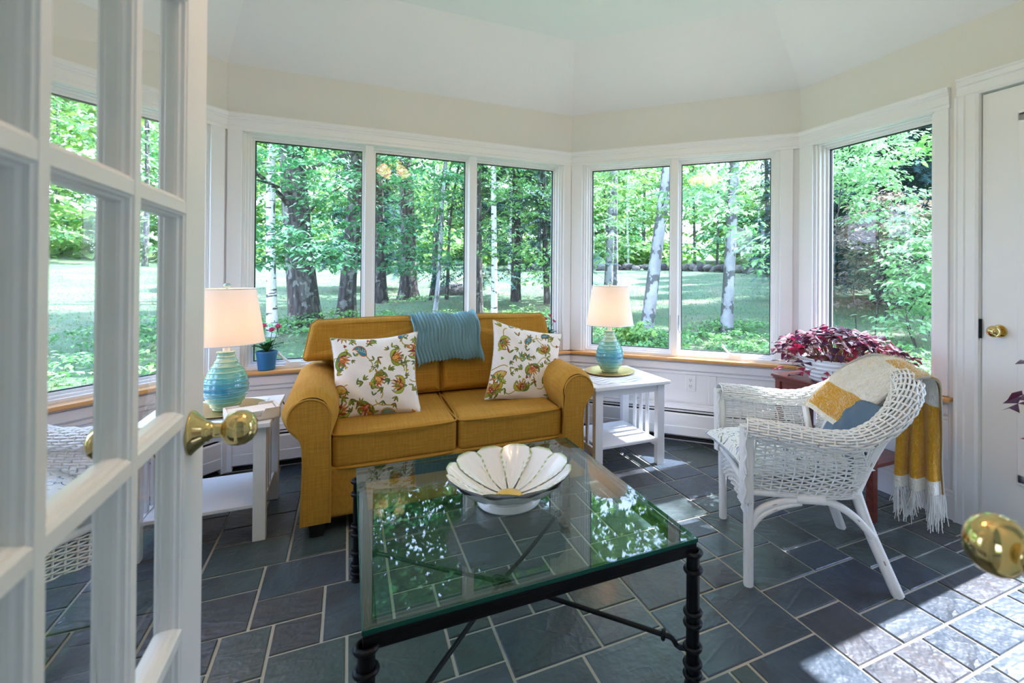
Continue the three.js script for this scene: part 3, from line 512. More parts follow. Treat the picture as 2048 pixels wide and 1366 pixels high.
// ---------------------------------------------------------------- blue ribbed throw folded over the sofa back
{
  const t = thing('throw_blanket', 'aqua blue ribbed plush throw folded over the sofa back', 'blanket', [0.535, -0.018, -2.985]);
  const path = new THREE.CatmullRomCurve3([[0.075, 0.69], [0.07, 0.80], [0.045, 0.9], [0.0, 0.937], [-0.07, 0.93], [-0.12, 0.9], [-0.135, 0.80], [-0.14, 0.7], [-0.155, 0.7], [-0.155, 0.82], [-0.13, 0.93], [-0.07, 0.962], [0.005, 0.965], [0.072, 0.925], [0.098, 0.81], [0.108, 0.7], [0.098, 0.683]].map(([z, y]) => V(0, y, z)), true, 'centripetal');
  const W = 0.385, n = 19, fr = path.getSpacedPoints(120);
  const g = surf((u, v) => {
    const i = Math.min(119, Math.floor(u * 120)), p = fr[i], a = fr[(i + 1) % 120], b = fr[(i + 119) % 120], tx = a.z - b.z, ty = a.y - b.y, l = Math.hypot(tx, ty) || 1;
    const nz = -ty / l, ny = tx / l, ribs = Math.abs(Math.sin(v * n * Math.PI)), edge = Math.min(1, Math.min(v, 1 - v) * 26), fold = 0.006 * Math.sin(v * 7 + p.y * 16) + 0.004 * Math.sin(v * 19 - p.y * 31);
    const k = (0.012 * Math.sqrt(ribs) + fold - 0.012 * (1 - edge)) * (p.z > -0.2 ? 1 : 0.4);
    return [(v - 0.5) * W + (p.y - 0.9) * -0.12 + 0.006 * Math.sin(p.y * 30), p.y + ny * -k + (v - 0.5) * 0.01, p.z + nz * -k];
  }, 120, n * 8, (u, v) => [u * 3, v * 2], true);
  const m = phy({ color: 0x93c0cc, roughness: 1, sheen: 1, sheenRoughness: 0.4, sheenColor: new THREE.Color(0xa6d2d6), bumpMap: clonedTex(T.fine, 0, 0, 4), bumpScale: 0.004, side: THREE.DoubleSide });
  mesh('ribbed_cloth', g, m, t);
  for (const s of [0, 1]) { const cap = new THREE.Shape(fr.map((p) => new THREE.Vector2(p.z, p.y))); mesh('folded_edge', new THREE.ShapeGeometry(cap).rotateY(-Math.PI / 2).translate((s - 0.5) * (W - 0.012), 0, 0), m, t); }
}
// ---------------------------------------------------------------- end tables
function endTable(label, pos) {
  const t = thing('end_table', label, 'table', pos, 0, 'white end tables beside the sofa'), w = 0.53, d = 0.53, h = 0.53;
  mesh('table_top', rb(w, 0.022, d, 0.004, 0, h - 0.011, 0), M.whiteTable, t);
  const lx = w / 2 - 0.045, lz = d / 2 - 0.055;
  for (const [i, j] of [[-1, 1], [1, 1], [-1, -1], [1, -1]]) mesh('leg', rb(0.05, h - 0.022, 0.04, 0.002, i * lx, (h - 0.022) / 2, j * lz), M.whiteTable, t);
  for (const j of [-1, 1]) mesh('apron', rb(w - 0.14, 0.05, 0.018, 0.002, 0, h - 0.047, j * lz), M.whiteTable, t);
  for (const i of [-1, 1]) {
    mesh('apron', rb(0.018, 0.05, d - 0.15, 0.002, i * lx, h - 0.047, 0), M.whiteTable, t);
    mesh('shelf_rail', rb(0.018, 0.04, d - 0.15, 0.002, i * lx, 0.125, 0), M.whiteTable, t);
    for (const z of [-0.075, 0, 0.075]) mesh('slat', rb(0.012, h - 0.2, 0.03, 0.002, i * lx, 0.145 + (h - 0.217) / 2, z), M.whiteTable, t);
  }
  mesh('shelf', rb(w - 0.13, 0.016, d - 0.12, 0.003, 0, 0.148, 0), M.whiteTable, t);
  return t;
}
const etR = endTable('white slatted end table lit by sun between sofa and wicker armchair', [1.575, 0, -2.725]);
const etL = clone(etR, 'white end table in shade between french door and sofa, holding a tissue tray', [-0.575, 0, -2.725], 0);
// placemats, gilt chargers, lamps
const stripe = canvasTex(256, 256, (c, w) => { c.fillStyle = '#e9edf0'; c.fillRect(0, 0, w, w); c.strokeStyle = '#8fb0c2'; c.lineWidth = 6; for (let k = -4; k < 12; k++) { c.beginPath(); for (let x = 0; x <= w; x += 8) c.lineTo(x, k * 28 + 8 * Math.sin(x / 256 * 12.56)); c.stroke(); } });
function setting(lx, lz, tx, tz, who, lampLight) {
  const pm = thing('placemat', 'pale blue striped placemat under the lamp ' + who, 'placemat', [tx, 0.53, tz], 0, null);
  mesh('cloth', rb(0.34, 0.003, 0.4, 0.001, 0, 0.0016, 0), std({ map: stripe, roughness: 0.9 }), pm);
  const ch = thing('charger_plate', 'round gold charger plate under the lamp ' + who, 'plate', [lx, 0.5335, lz]);
  mesh('plate', lathe([[0, 0.002], [0.085, 0.002], [0.1, 0.006], [0.165, 0.01], [0.168, 0.012], [0.165, 0.014], [0.1, 0.0095], [0.084, 0.0055], [0, 0.0055]], 56), M.gold, ch);
  const l = thing('table_lamp', 'ribbed turquoise ceramic lamp with white drum shade ' + who, 'lamp', [lx, 0.539, lz]);
  const pr = [[0, 0], [0.05, 0], [0.053, 0.004]], H = 0.268;
  const rad = (t) => 0.053 + 0.039 * Math.sin(Math.PI * Math.min(1, t / 0.82) ** 0.85) * (t < 0.82 ? 1 : 0) - (t > 0.45 ? 0.0 : 0);
  const key = [[0, 0.053], [0.06, 0.062], [0.15, 0.077], [0.27, 0.089], [0.4, 0.092], [0.52, 0.086], [0.65, 0.071], [0.78, 0.051], [0.88, 0.038], [0.94, 0.034], [1, 0.036]];
  const kr = (t) => { for (let i = 1; i < key.length; i++) if (t <= key[i][0]) { const a = key[i - 1], b = key[i], f = (t - a[0]) / (b[0] - a[0]); return a[1] + (b[1] - a[1]) * f; } return 0.036; };
  for (let k = 0; k <= 132; k++) { const t = k / 132, ph = (t * 11.5) % 1; pr.push([kr(t) + 0.0032 * Math.exp(-(((ph - 0.5) / 0.11) ** 2)), 0.006 + t * H]); }
  pr.push([0.03, H + 0.008], [0, H + 0.008]);
  mesh('lamp_base', lathe(pr, 56), lampGlaze, l);
  mesh('neck', merge([cyl(0.015, 0.015, 0.03, 0, H + 0.02, 0), cyl(0.02, 0.018, 0.05, 0, H + 0.055, 0)]), M.trim, l);
  mesh('harp', tube([[-0.02, H + 0.05, 0], [-0.05, H + 0.12, 0], [-0.045, H + 0.23, 0], [0, H + 0.29, 0], [0.045, H + 0.23, 0], [0.05, H + 0.12, 0], [0.02, H + 0.05, 0]], 0.002, 40, 5), M.gold, l);
  const y0 = 0.315, y1 = 0.572, r0 = 0.158, r1 = 0.119, sh = mesh('lamp_shade', surf((u, v) => { const a = u * Math.PI * 2, r = r0 + (r1 - r0) * v; return [r * Math.cos(a), y0 + (y1 - y0) * v, r * Math.sin(a)]; }, 64, 6, (u, v) => [u * 6, v * 2], true), M.shade, l);
  mesh('rim', merge([new THREE.TorusGeometry(r0, 0.0025, 6, 64).rotateX(Math.PI / 2).translate(0, y0, 0), new THREE.TorusGeometry(r1, 0.0025, 6, 64).rotateX(Math.PI / 2).translate(0, y1, 0)]), M.trimFlat, sh);
  mesh('spider', merge([0, 1, 2].map((k) => tube([[0, 0.563, 0], [r1 * Math.cos(k * 2.094), y1 - 0.004, r1 * Math.sin(k * 2.094)]], 0.0016, 4, 5))), M.gold, l);
  mesh('finial', merge([cyl(0.004, 0.004, 0.016, 0, 0.572, 0), new THREE.SphereGeometry(0.015, 18, 12).scale(1, 0.8, 1).translate(0, 0.587, 0)]), phy({ color: 0x9fc4c4, roughness: 0.1, clearcoat: 1 }), l);
  mesh('bulb', new THREE.SphereGeometry(0.03, 18, 14).scale(1, 1.2, 1).translate(0, H + 0.12, 0), std({ color: 0xffffff, emissive: 0xffd2a0, emissiveIntensity: 1.5 }), l);
  const pl = new THREE.PointLight(0xffba84, lampLight, 0, 2); pl.position.set(lx, 0.539 + H + 0.12, lz); pl.castShadow = true; pl.shadow.radius = 1.5; scene.add(pl);
}
const lampGlaze = phy({ map: canvasTex(64, 512, (c, w, h) => {
  const stops = ['#a8cdb4', '#8fc6b4', '#5fb0b0', '#3c96ac', '#2a83a4', '#3f97ac', '#4fa6a8', '#6fb6a6', '#6cab98', '#9cc7ac', '#a8cfb2', '#9ccab4'];
  for (let k = 0; k < 12; k++) { c.fillStyle = stops[k]; c.fillRect(0, h - (k + 1) * h / 12, w, h / 12 + 1); }
  let q = 5; const r = () => (q = (q * 16807) % 2147483647) / 2147483647;
  for (let k = 0; k < 1400; k++) { c.fillStyle = stops[Math.floor(r() * 12)] + '38'; c.fillRect(r() * w, r() * h, 1 + r() * 10, 2 + r() * 9); }
}), roughness: 0.16, clearcoat: 0.8, clearcoatRoughness: 0.05 });
setting(-0.53, -2.745, -0.545, -2.73, 'beside the french door', 0.05);
setting(1.6, -2.81, 1.53, -2.72, 'in front of the bay window', 0.05);
// tissue tray on the left end table
{
  const b = thing('tissue_tray', 'white lidless tray of folded tissues on the shaded end table', 'tray', [-0.395, 0.53, -2.56], 0.32), w = 0.2, d = 0.14, h = 0.05;
  const side = (wd) => extrude([[-wd / 2, 0], [wd / 2, 0], [wd / 2, h], [wd * 0.2, h], [wd * 0.12, h * 0.35], [-wd * 0.12, h * 0.35], [-wd * 0.2, h], [-wd / 2, h]], 0.006);
  mesh('tray', merge([bx(w, 0.005, d, 0, 0.0035, 0), side(w).translate(0, 0.001, d / 2 - 0.006), side(w).translate(0, 0.001, -d / 2), bx(0.006, h, d, -w / 2 + 0.003, h / 2 + 0.001, 0), bx(0.006, h, d, w / 2 - 0.003, h / 2 + 0.001, 0)]), std({ color: 0xe6ddd2, roughness: 0.6 }), b);
  for (let k = 0; k < 6; k++) mesh('tissue', rb(w - 0.022, 0.0055, d - 0.022, 0.002, rr(-0.003, 0.003), 0.01 + k * 0.006, rr(-0.002, 0.002), rr(-0.05, 0.05)), std({ color: 0xf3efe9, roughness: 1 }), b);
}
// lamp cord beside the sofa
{
  const c = thing('lamp_cord', 'thin dark lamp cord hanging behind the shaded end table', 'cord');
  mesh('cord', tube([[-0.33, 0.5, -3.02], [-0.27, 0.32, -3.1], [-0.24, 0.2, -3.16], [-0.15, 0.1, -3.2], [-0.05, 0.02, -3.22]], 0.0028, 30, 6), M.black, c);
}
// ---------------------------------------------------------------- glass coffee table
{
  const t = thing('coffee_table', 'square glass topped coffee table with black wrought iron legs', 'table', [0.483, 0, -1.578]), w = 0.90, d = 0.925, h = 0.43, lx = 0.442, lz = 0.453;
  const fr = mesh('iron_frame', merge([rb(w, 0.038, 0.03, 0.004, 0, h - 0.033, d / 2 - 0.016), rb(w, 0.038, 0.03, 0.004, 0, h - 0.033, -d / 2 + 0.016), rb(0.03, 0.038, d - 0.06, 0.004, w / 2 - 0.016, h - 0.033, 0), rb(0.03, 0.038, d - 0.06, 0.004, -w / 2 + 0.016, h - 0.033, 0)]), M.iron, t);
  const gl = mesh('glass_top', (() => { const g = new THREE.BoxGeometry(w - 0.004, 0.0125, d - 0.004); return g.translate(0, h - 0.0075, 0); })(), phy({ color: 0xeaf6f1, roughness: 0, transmission: 1, thickness: 0, ior: 1.52 }), t);
  gl.userData.label = 'clear green tinted glass top';
  mesh('glass_edge', merge([bx(w, 0.011, 0.0035, 0, h - 0.0075, d / 2), bx(w, 0.011, 0.0035, 0, h - 0.0075, -d / 2), bx(0.0035, 0.011, d, w / 2, h - 0.0075, 0), bx(0.0035, 0.011, d, -w / 2, h - 0.0075, 0)]), phy({ color: 0x2f7a6a, roughness: 0.05, transmission: 0.6, thickness: 0 }), gl);
  const rings = [0.385, 0.335, 0.212, 0.18, 0.11, 0.062, 0.032];
  const legG = merge([cyl(0.019, 0.019, h - 0.054, 0, (h - 0.054) / 2 + 0.004, 0, 20), ...rings.map((y) => new THREE.TorusGeometry(0.021, 0.0075, 8, 24).rotateX(Math.PI / 2).translate(0, y, 0)), cyl(0.024, 0.02, 0.012, 0, 0.006, 0)]);
  for (const [i, j] of [[-1, 1], [1, 1], [-1, -1], [1, -1]]) {
    const l = mesh('leg', legG, M.iron, t); l.position.set(i * lx, 0, j * lz);
    mesh('stretcher', merge([tube([[i * (lx - 0.012), 0.1, j * (lz - 0.012)], [i * (lx - 0.03), 0.098, j * (lz - 0.03)], [i * (lx - 0.042), 0.118, j * (lz - 0.042)], [i * (lx - 0.07), 0.122, j * (lz - 0.07)], [i * 0.16, 0.134, j * 0.16], [i * 0.03, 0.143, j * 0.03], [0, 0.143, 0]], 0.0075, 60, 8), new THREE.TorusGeometry(0.011, 0.006, 6, 14).rotateY(i * j > 0 ? Math.PI / 4 : -Math.PI / 4).translate(i * (lx - 0.06), 0.121, j * (lz - 0.06))]), M.iron, t);
  }
  mesh('knot', merge([-0.016, -0.005, 0.006, 0.017].map((o) => new THREE.TorusGeometry(0.018, 0.006, 8, 20).rotateY(Math.PI / 4 + Math.PI / 2).rotateZ(0.06).translate(o * 0.7, 0.143, o * 0.7))), M.iron, t);
}
// ---------------------------------------------------------------- ceramic petal bowl
{
  const b = thing('petal_bowl', 'white ceramic bowl shaped like an open flower on the glass table', 'bowl', [0.5, 0.43, -1.555]);
  const white = phy({ color: 0xf1efe9, roughness: 0.2, clearcoat: 0.7, clearcoatRoughness: 0.08 });
  const prof = (s) => [0.03 + 0.18 * Math.pow(s, 0.9), 0.014 + 0.095 * Math.pow(s, 1.55)];
  const NP = 12;
  mesh('body', surf((u, v) => { const a = u * Math.PI * 2; const [r, y] = prof(v * 0.965), sc = 1 - 0.055 * v * Math.abs(Math.sin(a * NP / 2)) ** 2; return [r * sc * Math.cos(a), y - 0.011 + 0.002 * v, r * sc * Math.sin(a)]; }, 144, 24, null, true), Object.assign(white.clone(), { side: THREE.DoubleSide }), b);
  mesh('foot_ring', lathe([[0.085, 0.0], [0.104, 0.0], [0.107, 0.004], [0.112, 0.026], [0.10, 0.03], [0.085, 0.01]], 56), white, b);
  mesh('bowl_floor', lathe([[0, 0.004], [0.09, 0.006], [0.1, 0.018]], 40), white, b);
  const pg = (() => {
    const pos = [], col = [], idx = [], nu = 20, nv = 24;
    for (let i = 0; i <= nu; i++) for (let j = 0; j <= nv; j++) {
      const s = i / nu, q = j / nv * 2 - 1, wd = 0.345 * Math.pow(Math.sin(Math.min(1, s * 0.6 + 0.38) * Math.PI * 0.5), 1.2) * (s > 0.78 ? Math.sqrt(Math.max(0, 1 - ((s - 0.78) / 0.235) ** 2)) : 1), a = q * wd;
      const [r, y] = prof(s), bow = 0.009 * (1 - q * q) * Math.sin(Math.PI * Math.min(1, s + 0.1)) - 0.0015 * Math.exp(-q * q * 80);
      pos.push(r * Math.sin(a), y - bow * 0.75 + 0.004, r * Math.cos(a));
      const e = Math.abs(q) > 0.9 || s > 0.975 ? 1 : 0, wob = (Math.sin(s * 70) > -0.2) ? 1 : 0.5, cc = e * wob > 0.6 && s > 0.2 ? [0.30, 0.42, 0.12] : [0.88, 0.87, 0.83]; col.push(...cc);
    }
    for (let i = 0; i < nu; i++) for (let j = 0; j < nv; j++) { const a = i * (nv + 1) + j, c = a + nv + 1; idx.push(a, a + 1, c, c, a + 1, c + 1); }
    const g = new THREE.BufferGeometry(); g.setAttribute('position', new THREE.Float32BufferAttribute(pos, 3)); g.setAttribute('color', new THREE.Float32BufferAttribute(col, 3)); g.setIndex(idx); g.computeVertexNormals(); return g;
  })();
  const pm = phy({ color: 0xffffff, vertexColors: true, roughness: 0.2, clearcoat: 0.7, clearcoatRoughness: 0.08, side: THREE.DoubleSide });
  for (let k = 0; k < NP; k++) { const p = mesh('petal', pg, pm, b); p.rotation.y = (k + 0.15) * Math.PI * 2 / NP; p.position.y = k % 2 ? 0.0022 : 0; }
  mesh('flower_centre', new THREE.SphereGeometry(0.045, 24, 10, 0, Math.PI * 2, 0, Math.PI / 2).scale(1, 0.28, 1).translate(0, 0.016, 0), phy({ color: 0xe3b645, roughness: 0.3, clearcoat: 0.6 }), b).userData.label = 'yellow glazed centre';
}
// ---------------------------------------------------------------- wicker armchair
// strands: thin square tubes along polylines, joined into one geometry
function strands(lines, r) {
  const pos = [], idx = [], uv = [];
  const t = V(0, 0, 0), n = V(0, 0, 0), bq = V(0, 0, 0);
  for (const L of lines) {
    const b0 = pos.length / 3, up = Math.abs(L[0][1] - L[L.length - 1][1]) > 0.7 * Math.hypot(L[0][0] - L[L.length - 1][0], L[0][2] - L[L.length - 1][2]) ? V(0.3, 0, 1) : V(0, 1, 0);
    for (let i = 0; i < L.length; i++) {
      const a = L[Math.max(0, i - 1)], c = L[Math.min(L.length - 1, i + 1)]; t.set(c[0] - a[0], c[1] - a[1], c[2] - a[2]).normalize(); n.crossVectors(t, up).normalize(); bq.crossVectors(n, t);
      for (let k = 0; k < 4; k++) { const x = [1, 0, -1, 0][k] * r, y = [0, 1, 0, -1][k] * r; pos.push(L[i][0] + n.x * x + bq.x * y, L[i][1] + n.y * x + bq.y * y, L[i][2] + n.z * x + bq.z * y); uv.push(i * 0.03 + L.length * 0.37, k * 0.02 + b0 * 0.0013); }
    }
    for (let i = 0; i < L.length - 1; i++) for (let k = 0; k < 4; k++) { const a = b0 + i * 4 + k, b = b0 + i * 4 + (k + 1) % 4; idx.push(a, b, a + 4, b, b + 4, a + 4); }
  }
  const g = new THREE.BufferGeometry(); g.setAttribute('position', new THREE.Float32BufferAttribute(pos, 3)); g.setAttribute('uv', new THREE.Float32BufferAttribute(uv, 2)); g.setIndex(idx); g.computeVertexNormals(); return g;
}
// weave on a surface f(u,v): weavers run along u over and under stakes that run along v
function weave(f, lu, lv, stake = 0.034, pitch = 0.0108, amp = 0.0048) {
  const nS = Math.round(lu / stake), nW = Math.round(lv / pitch), out = [], e = 0.004;
  const off = (u, v, d) => { const p = f(u, v), a = f(Math.min(1, u + e), v), b = f(Math.max(0, u - e), v), c = f(u, Math.min(1, v + e)), dd = f(u, Math.max(0, v - e)); const A = V(a[0] - b[0], a[1] - b[1], a[2] - b[2]), B = V(c[0] - dd[0], c[1] - dd[1], c[2] - dd[2]), n = A.cross(B).normalize(); return [p[0] + n.x * d, p[1] + n.y * d, p[2] + n.z * d]; };
  for (let j = 0; j <= nW; j++) { const L = [], v = j / nW, m = nS * 4; for (let i = 0; i <= m; i++) L.push(off(i / m, v, amp * Math.cos(i / m * nS * Math.PI + (j % 2) * Math.PI))); out.push(L); }
  const st = []; for (let i = 0; i <= nS; i++) { const L = []; for (let k = 0; k <= 10; k++) L.push(f(i / nS, k / 10)); st.push(L); }
  return merge([strands(out, 0.0034), strands(st, 0.004)]);
}
// wrapped cane: a tube whose skin is wound with thin cane
const cane = (pts, r, wrap = true, rad = 9) => { const c = new THREE.CatmullRomCurve3(pts.map((p) => V(...p)), false, 'centripetal'), L = c.getLength(); const seg = Math.max(12, Math.round(L / (wrap ? 0.003 : 0.015))); return tube(c, (t) => r + (wrap ? 0.0011 * Math.abs(Math.sin(t * L / 0.0085 * Math.PI)) : 0), seg, rad); };
function wickerChair(label, pos, turn) {
  const c = thing('wicker_armchair', label, 'chair', pos, turn, 'white wicker armchairs'), W = M.wicker;
  const rim = [[0.285, 0.615, 0.285], [0.305, 0.605, 0.16], [0.315, 0.59, 0.02], [0.305, 0.595, -0.1], [0.275, 0.645, -0.21], [0.215, 0.715, -0.3], [0.12, 0.77, -0.362], [0, 0.79, -0.385], [-0.12, 0.77, -0.362], [-0.215, 0.715, -0.3], [-0.275, 0.645, -0.21], [-0.305, 0.595, -0.1], [-0.315, 0.59, 0.02], [-0.305, 0.605, 0.16], [-0.285, 0.615, 0.285]];
  const rc = new THREE.CatmullRomCurve3(rim.map((p) => V(...p)), false, 'centripetal');
  for (const s of [1, -1]) {
    mesh('leg', cane([[s * 0.257, 0, 0.27], [s * 0.262, 0.2, 0.272], [s * 0.275, 0.42, 0.275], [s * 0.287, 0.6, 0.278]], 0.0185), W, c);
    mesh('leg', cane([[s * 0.245, 0, -0.27], [s * 0.228, 0.12, -0.222], [s * 0.212, 0.25, -0.172], [s * 0.202, 0.37, -0.135]], 0.0205), W, c);
    // bent braces under the seat
    mesh('brace', merge([cane([[s * 0.262, 0.235, 0.268], [s * 0.262, 0.29, 0.235], [s * 0.262, 0.33, 0.16], [s * 0.258, 0.342, 0.06], [s * 0.25, 0.335, -0.03], [s * 0.238, 0.28, -0.12], [s * 0.232, 0.21, -0.185]], 0.0135), cane([[s * 0.265, 0.215, 0.268], [s * 0.268, 0.275, 0.225], [s * 0.266, 0.315, 0.15], [s * 0.26, 0.33, 0.08]], 0.0095), cane([[s * 0.262, 0.352, 0.1], [s * 0.264, 0.352, 0.0]], 0.021)]), W, c);
    // strut from seat corner to arm
    mesh('strut', cane([[s * 0.215, 0.36, -0.13], [s * 0.25, 0.46, -0.125], [s * 0.285, 0.575, -0.115]], 0.015), W, c);
    // side panel
    const side = (u, v) => { const z = 0.262 - u * (0.35 + 0.05 * Math.sin(v * Math.PI)), y0 = 0.36, p = rc.getPoint(0.02 + 0.2 * u); return [s * (0.262 + 0.035 * v + 0.01 * Math.sin(u * Math.PI)), y0 + (p.y - 0.015 - y0) * v, z - 0.01 * v]; };
    mesh('side_weave', weave(side, 0.36, 0.235), W, c).userData.kind = 'stuff';
    // braided front edge of the arm
    const ed = []; for (let k = 0; k < 7; k++) { const L = []; for (let i = 0; i <= 40; i++) { const t = i / 40; L.push([s * (0.287 - 0.012 * t + 0.03 * (k / 6 - 0.5) * 2 * (0.7 + 0.3 * (1 - t))) + 0.0025 * Math.sin(t * 26 + k * 2), 0.63 - 0.3 * t - 0.02 * Math.abs(k - 3) / 3 * (t < 0.05 ? 1 : 0), 0.3 + 0.004 * Math.cos(t * 26 + k * 2.1) - 0.006 * Math.abs(k - 3) / 3]); } ed.push(L); }
    mesh('front_braid', merge([strands(ed, 0.0062), tube([[s * 0.287, 0.625, 0.292], [s * 0.28, 0.48, 0.292], [s * 0.274, 0.33, 0.29]], 0.021, 20, 8)]), W, c);
  }
  mesh('seat_frame', cane([[0.262, 0.362, 0.262], [0.256, 0.362, 0.06], [0.214, 0.362, -0.135], [-0.214, 0.362, -0.135], [-0.256, 0.362, 0.06], [-0.262, 0.362, 0.262], [0, 0.362, 0.272], [0.255, 0.362, 0.268]], 0.0135), W, c);
  mesh('seat_deck', bx(0.5, 0.012, 0.39, 0, 0.366, 0.065), W, c);
  mesh('apron_weave', weave((u, v) => [(u - 0.5) * 0.5, 0.262 + 0.04 * (1 - Math.sin(u * Math.PI)) * -1 + 0.1 * v + 0.04 * 0, 0.268 + 0.006 * v], 0.5, 0.11), W, c).userData.kind = 'stuff';
  // back panel between the seat and the rim
  mesh('back_weave', weave((u, v) => { const t = 0.27 + 0.46 * u, p = rc.getPoint(t), b = [0.212 - 0.424 * u, 0.362, -0.138 - 0.028 * Math.sin(u * Math.PI)], k = Math.pow(v, 1.15); return [b[0] + (p.x * 0.97 - b[0]) * k, b[1] + (p.y - 0.012 - b[1]) * v, b[2] + (p.z + 0.012 - b[2]) * k]; }, 0.5, 0.42), W, c).userData.kind = 'stuff';
  for (const s of [1, -1]) mesh('back_post', cane([[s * 0.206, 0.36, -0.135], [s * 0.215, 0.5, -0.19], [s * 0.235, 0.655, -0.262]], 0.017), W, c);
  // rolled rim: longitudinal strands over hoops
  {
    const n = 150, fr = rc.computeFrenetFrames(n, false), L = [], NS = 22, up = V(0, 1, 0);
    const sec = (i) => { const t = rc.getTangentAt(i / n), p = rc.getPointAt(i / n), side = V(0, 0, 0).crossVectors(t, up).normalize(), nn = V(0, 0, 0).crossVectors(side, t).normalize(); return { p, side, nn }; };
    const S = []; for (let i = 0; i <= n; i++) S.push(sec(i));
    const pt = (i, a, k) => { const { p, side, nn } = S[i], x = Math.cos(a) * 0.05 * k, y = Math.sin(a) * 0.033 * k; return [p.x + side.x * x + nn.x * y, p.y + side.y * x + nn.y * y, p.z + side.z * x + nn.z * y]; };
    for (let j = 0; j < NS; j++) { const a = j / NS * Math.PI * 2, l = []; for (let i = 0; i <= n; i++) l.push(pt(i, a, 1 + 0.085 * Math.cos(i * Math.PI / 3 + (j % 2) * Math.PI))); L.push(l); }
    const hoops = []; for (let i = 0; i <= n; i += 3) { const l = []; for (let k = 0; k <= 16; k++) l.push(pt(i, k / 16 * Math.PI * 2, 1)); hoops.push(l); }
    mesh('rolled_rim', merge([strands(L, 0.0047), strands(hoops, 0.0045)]), W, c).userData.kind = 'stuff';
  }
  return c;
}
const chair1 = wickerChair('white wicker armchair with a mustard throw over its back', [1.78, 0, -1.47], R(-122.1));
clone(chair1, 'white wicker armchair seen through the panes of the open french door', [-1.088, 0, -2.04], R(122));
// cushions and throw of the first chair
const CH = (x, y, z) => { const a = R(-122.1); return [1.78 + x * Math.cos(a) + z * Math.sin(a), y, -1.47 - x * Math.sin(a) + z * Math.cos(a)]; };
{
  const toile = canvasTex(512, 512, (c, w) => { c.fillStyle = '#e9ebe6'; c.fillRect(0, 0, w, w); let q = 99; const r = () => (q = (q * 16807) % 2147483647) / 2147483647; const C = ['#5f7f9c', '#86a0b4', '#3f5f80', '#9aa58a', '#7c8660', '#c9c7a4']; for (let k = 0; k < 420; k++) { c.strokeStyle = c.fillStyle = C[Math.floor(r() * 6)]; c.lineWidth = 1 + r() * 4; const x = r() * w, y = r() * w, a = r() * 6.3, l = 8 + r() * 26; c.beginPath(); c.moveTo(x, y); c.quadraticCurveTo(x + l * Math.cos(a + 0.7), y + l * Math.sin(a + 0.7), x + l * 1.3 * Math.cos(a), y + l * 1.3 * Math.sin(a)); r() < 0.6 ? c.stroke() : c.fill(); } });
  const mt = std({ map: toile, roughness: 0.95, bumpMap: T.fine, bumpScale: 0.001 });
  const s = thing('seat_cushion', 'blue and cream printed seat cushion on the wicker armchair with the throw', 'cushion', CH(0.01, 0.445, 0.085), R(-112.1)); s.rotation.order = 'YXZ'; s.rotation.x = 0.03;
  mesh('cover', pillowGeo(0.5, 0.5, 0.14, 1.3).rotateX(-Math.PI / 2), mt, s);
  const s2 = clone(s, 'blue printed seat cushion on the wicker armchair behind the french door', [-1.02, 0.445, -2.09], R(122));
  const p = thing('back_pillow', 'slate blue square pillow leaning on the wicker chair back', 'pillow', CH(0.05, 0.545, -0.175), R(-122.1)); p.rotation.order = 'YXZ'; p.rotation.x = -0.5;
  mesh('cover', pillowGeo(0.36, 0.34, 0.09), std({ color: 0x586d80, roughness: 0.95, bumpMap: clonedTex(T.linen, 0, 0, 2), bumpScale: 0.001 }), p);
}
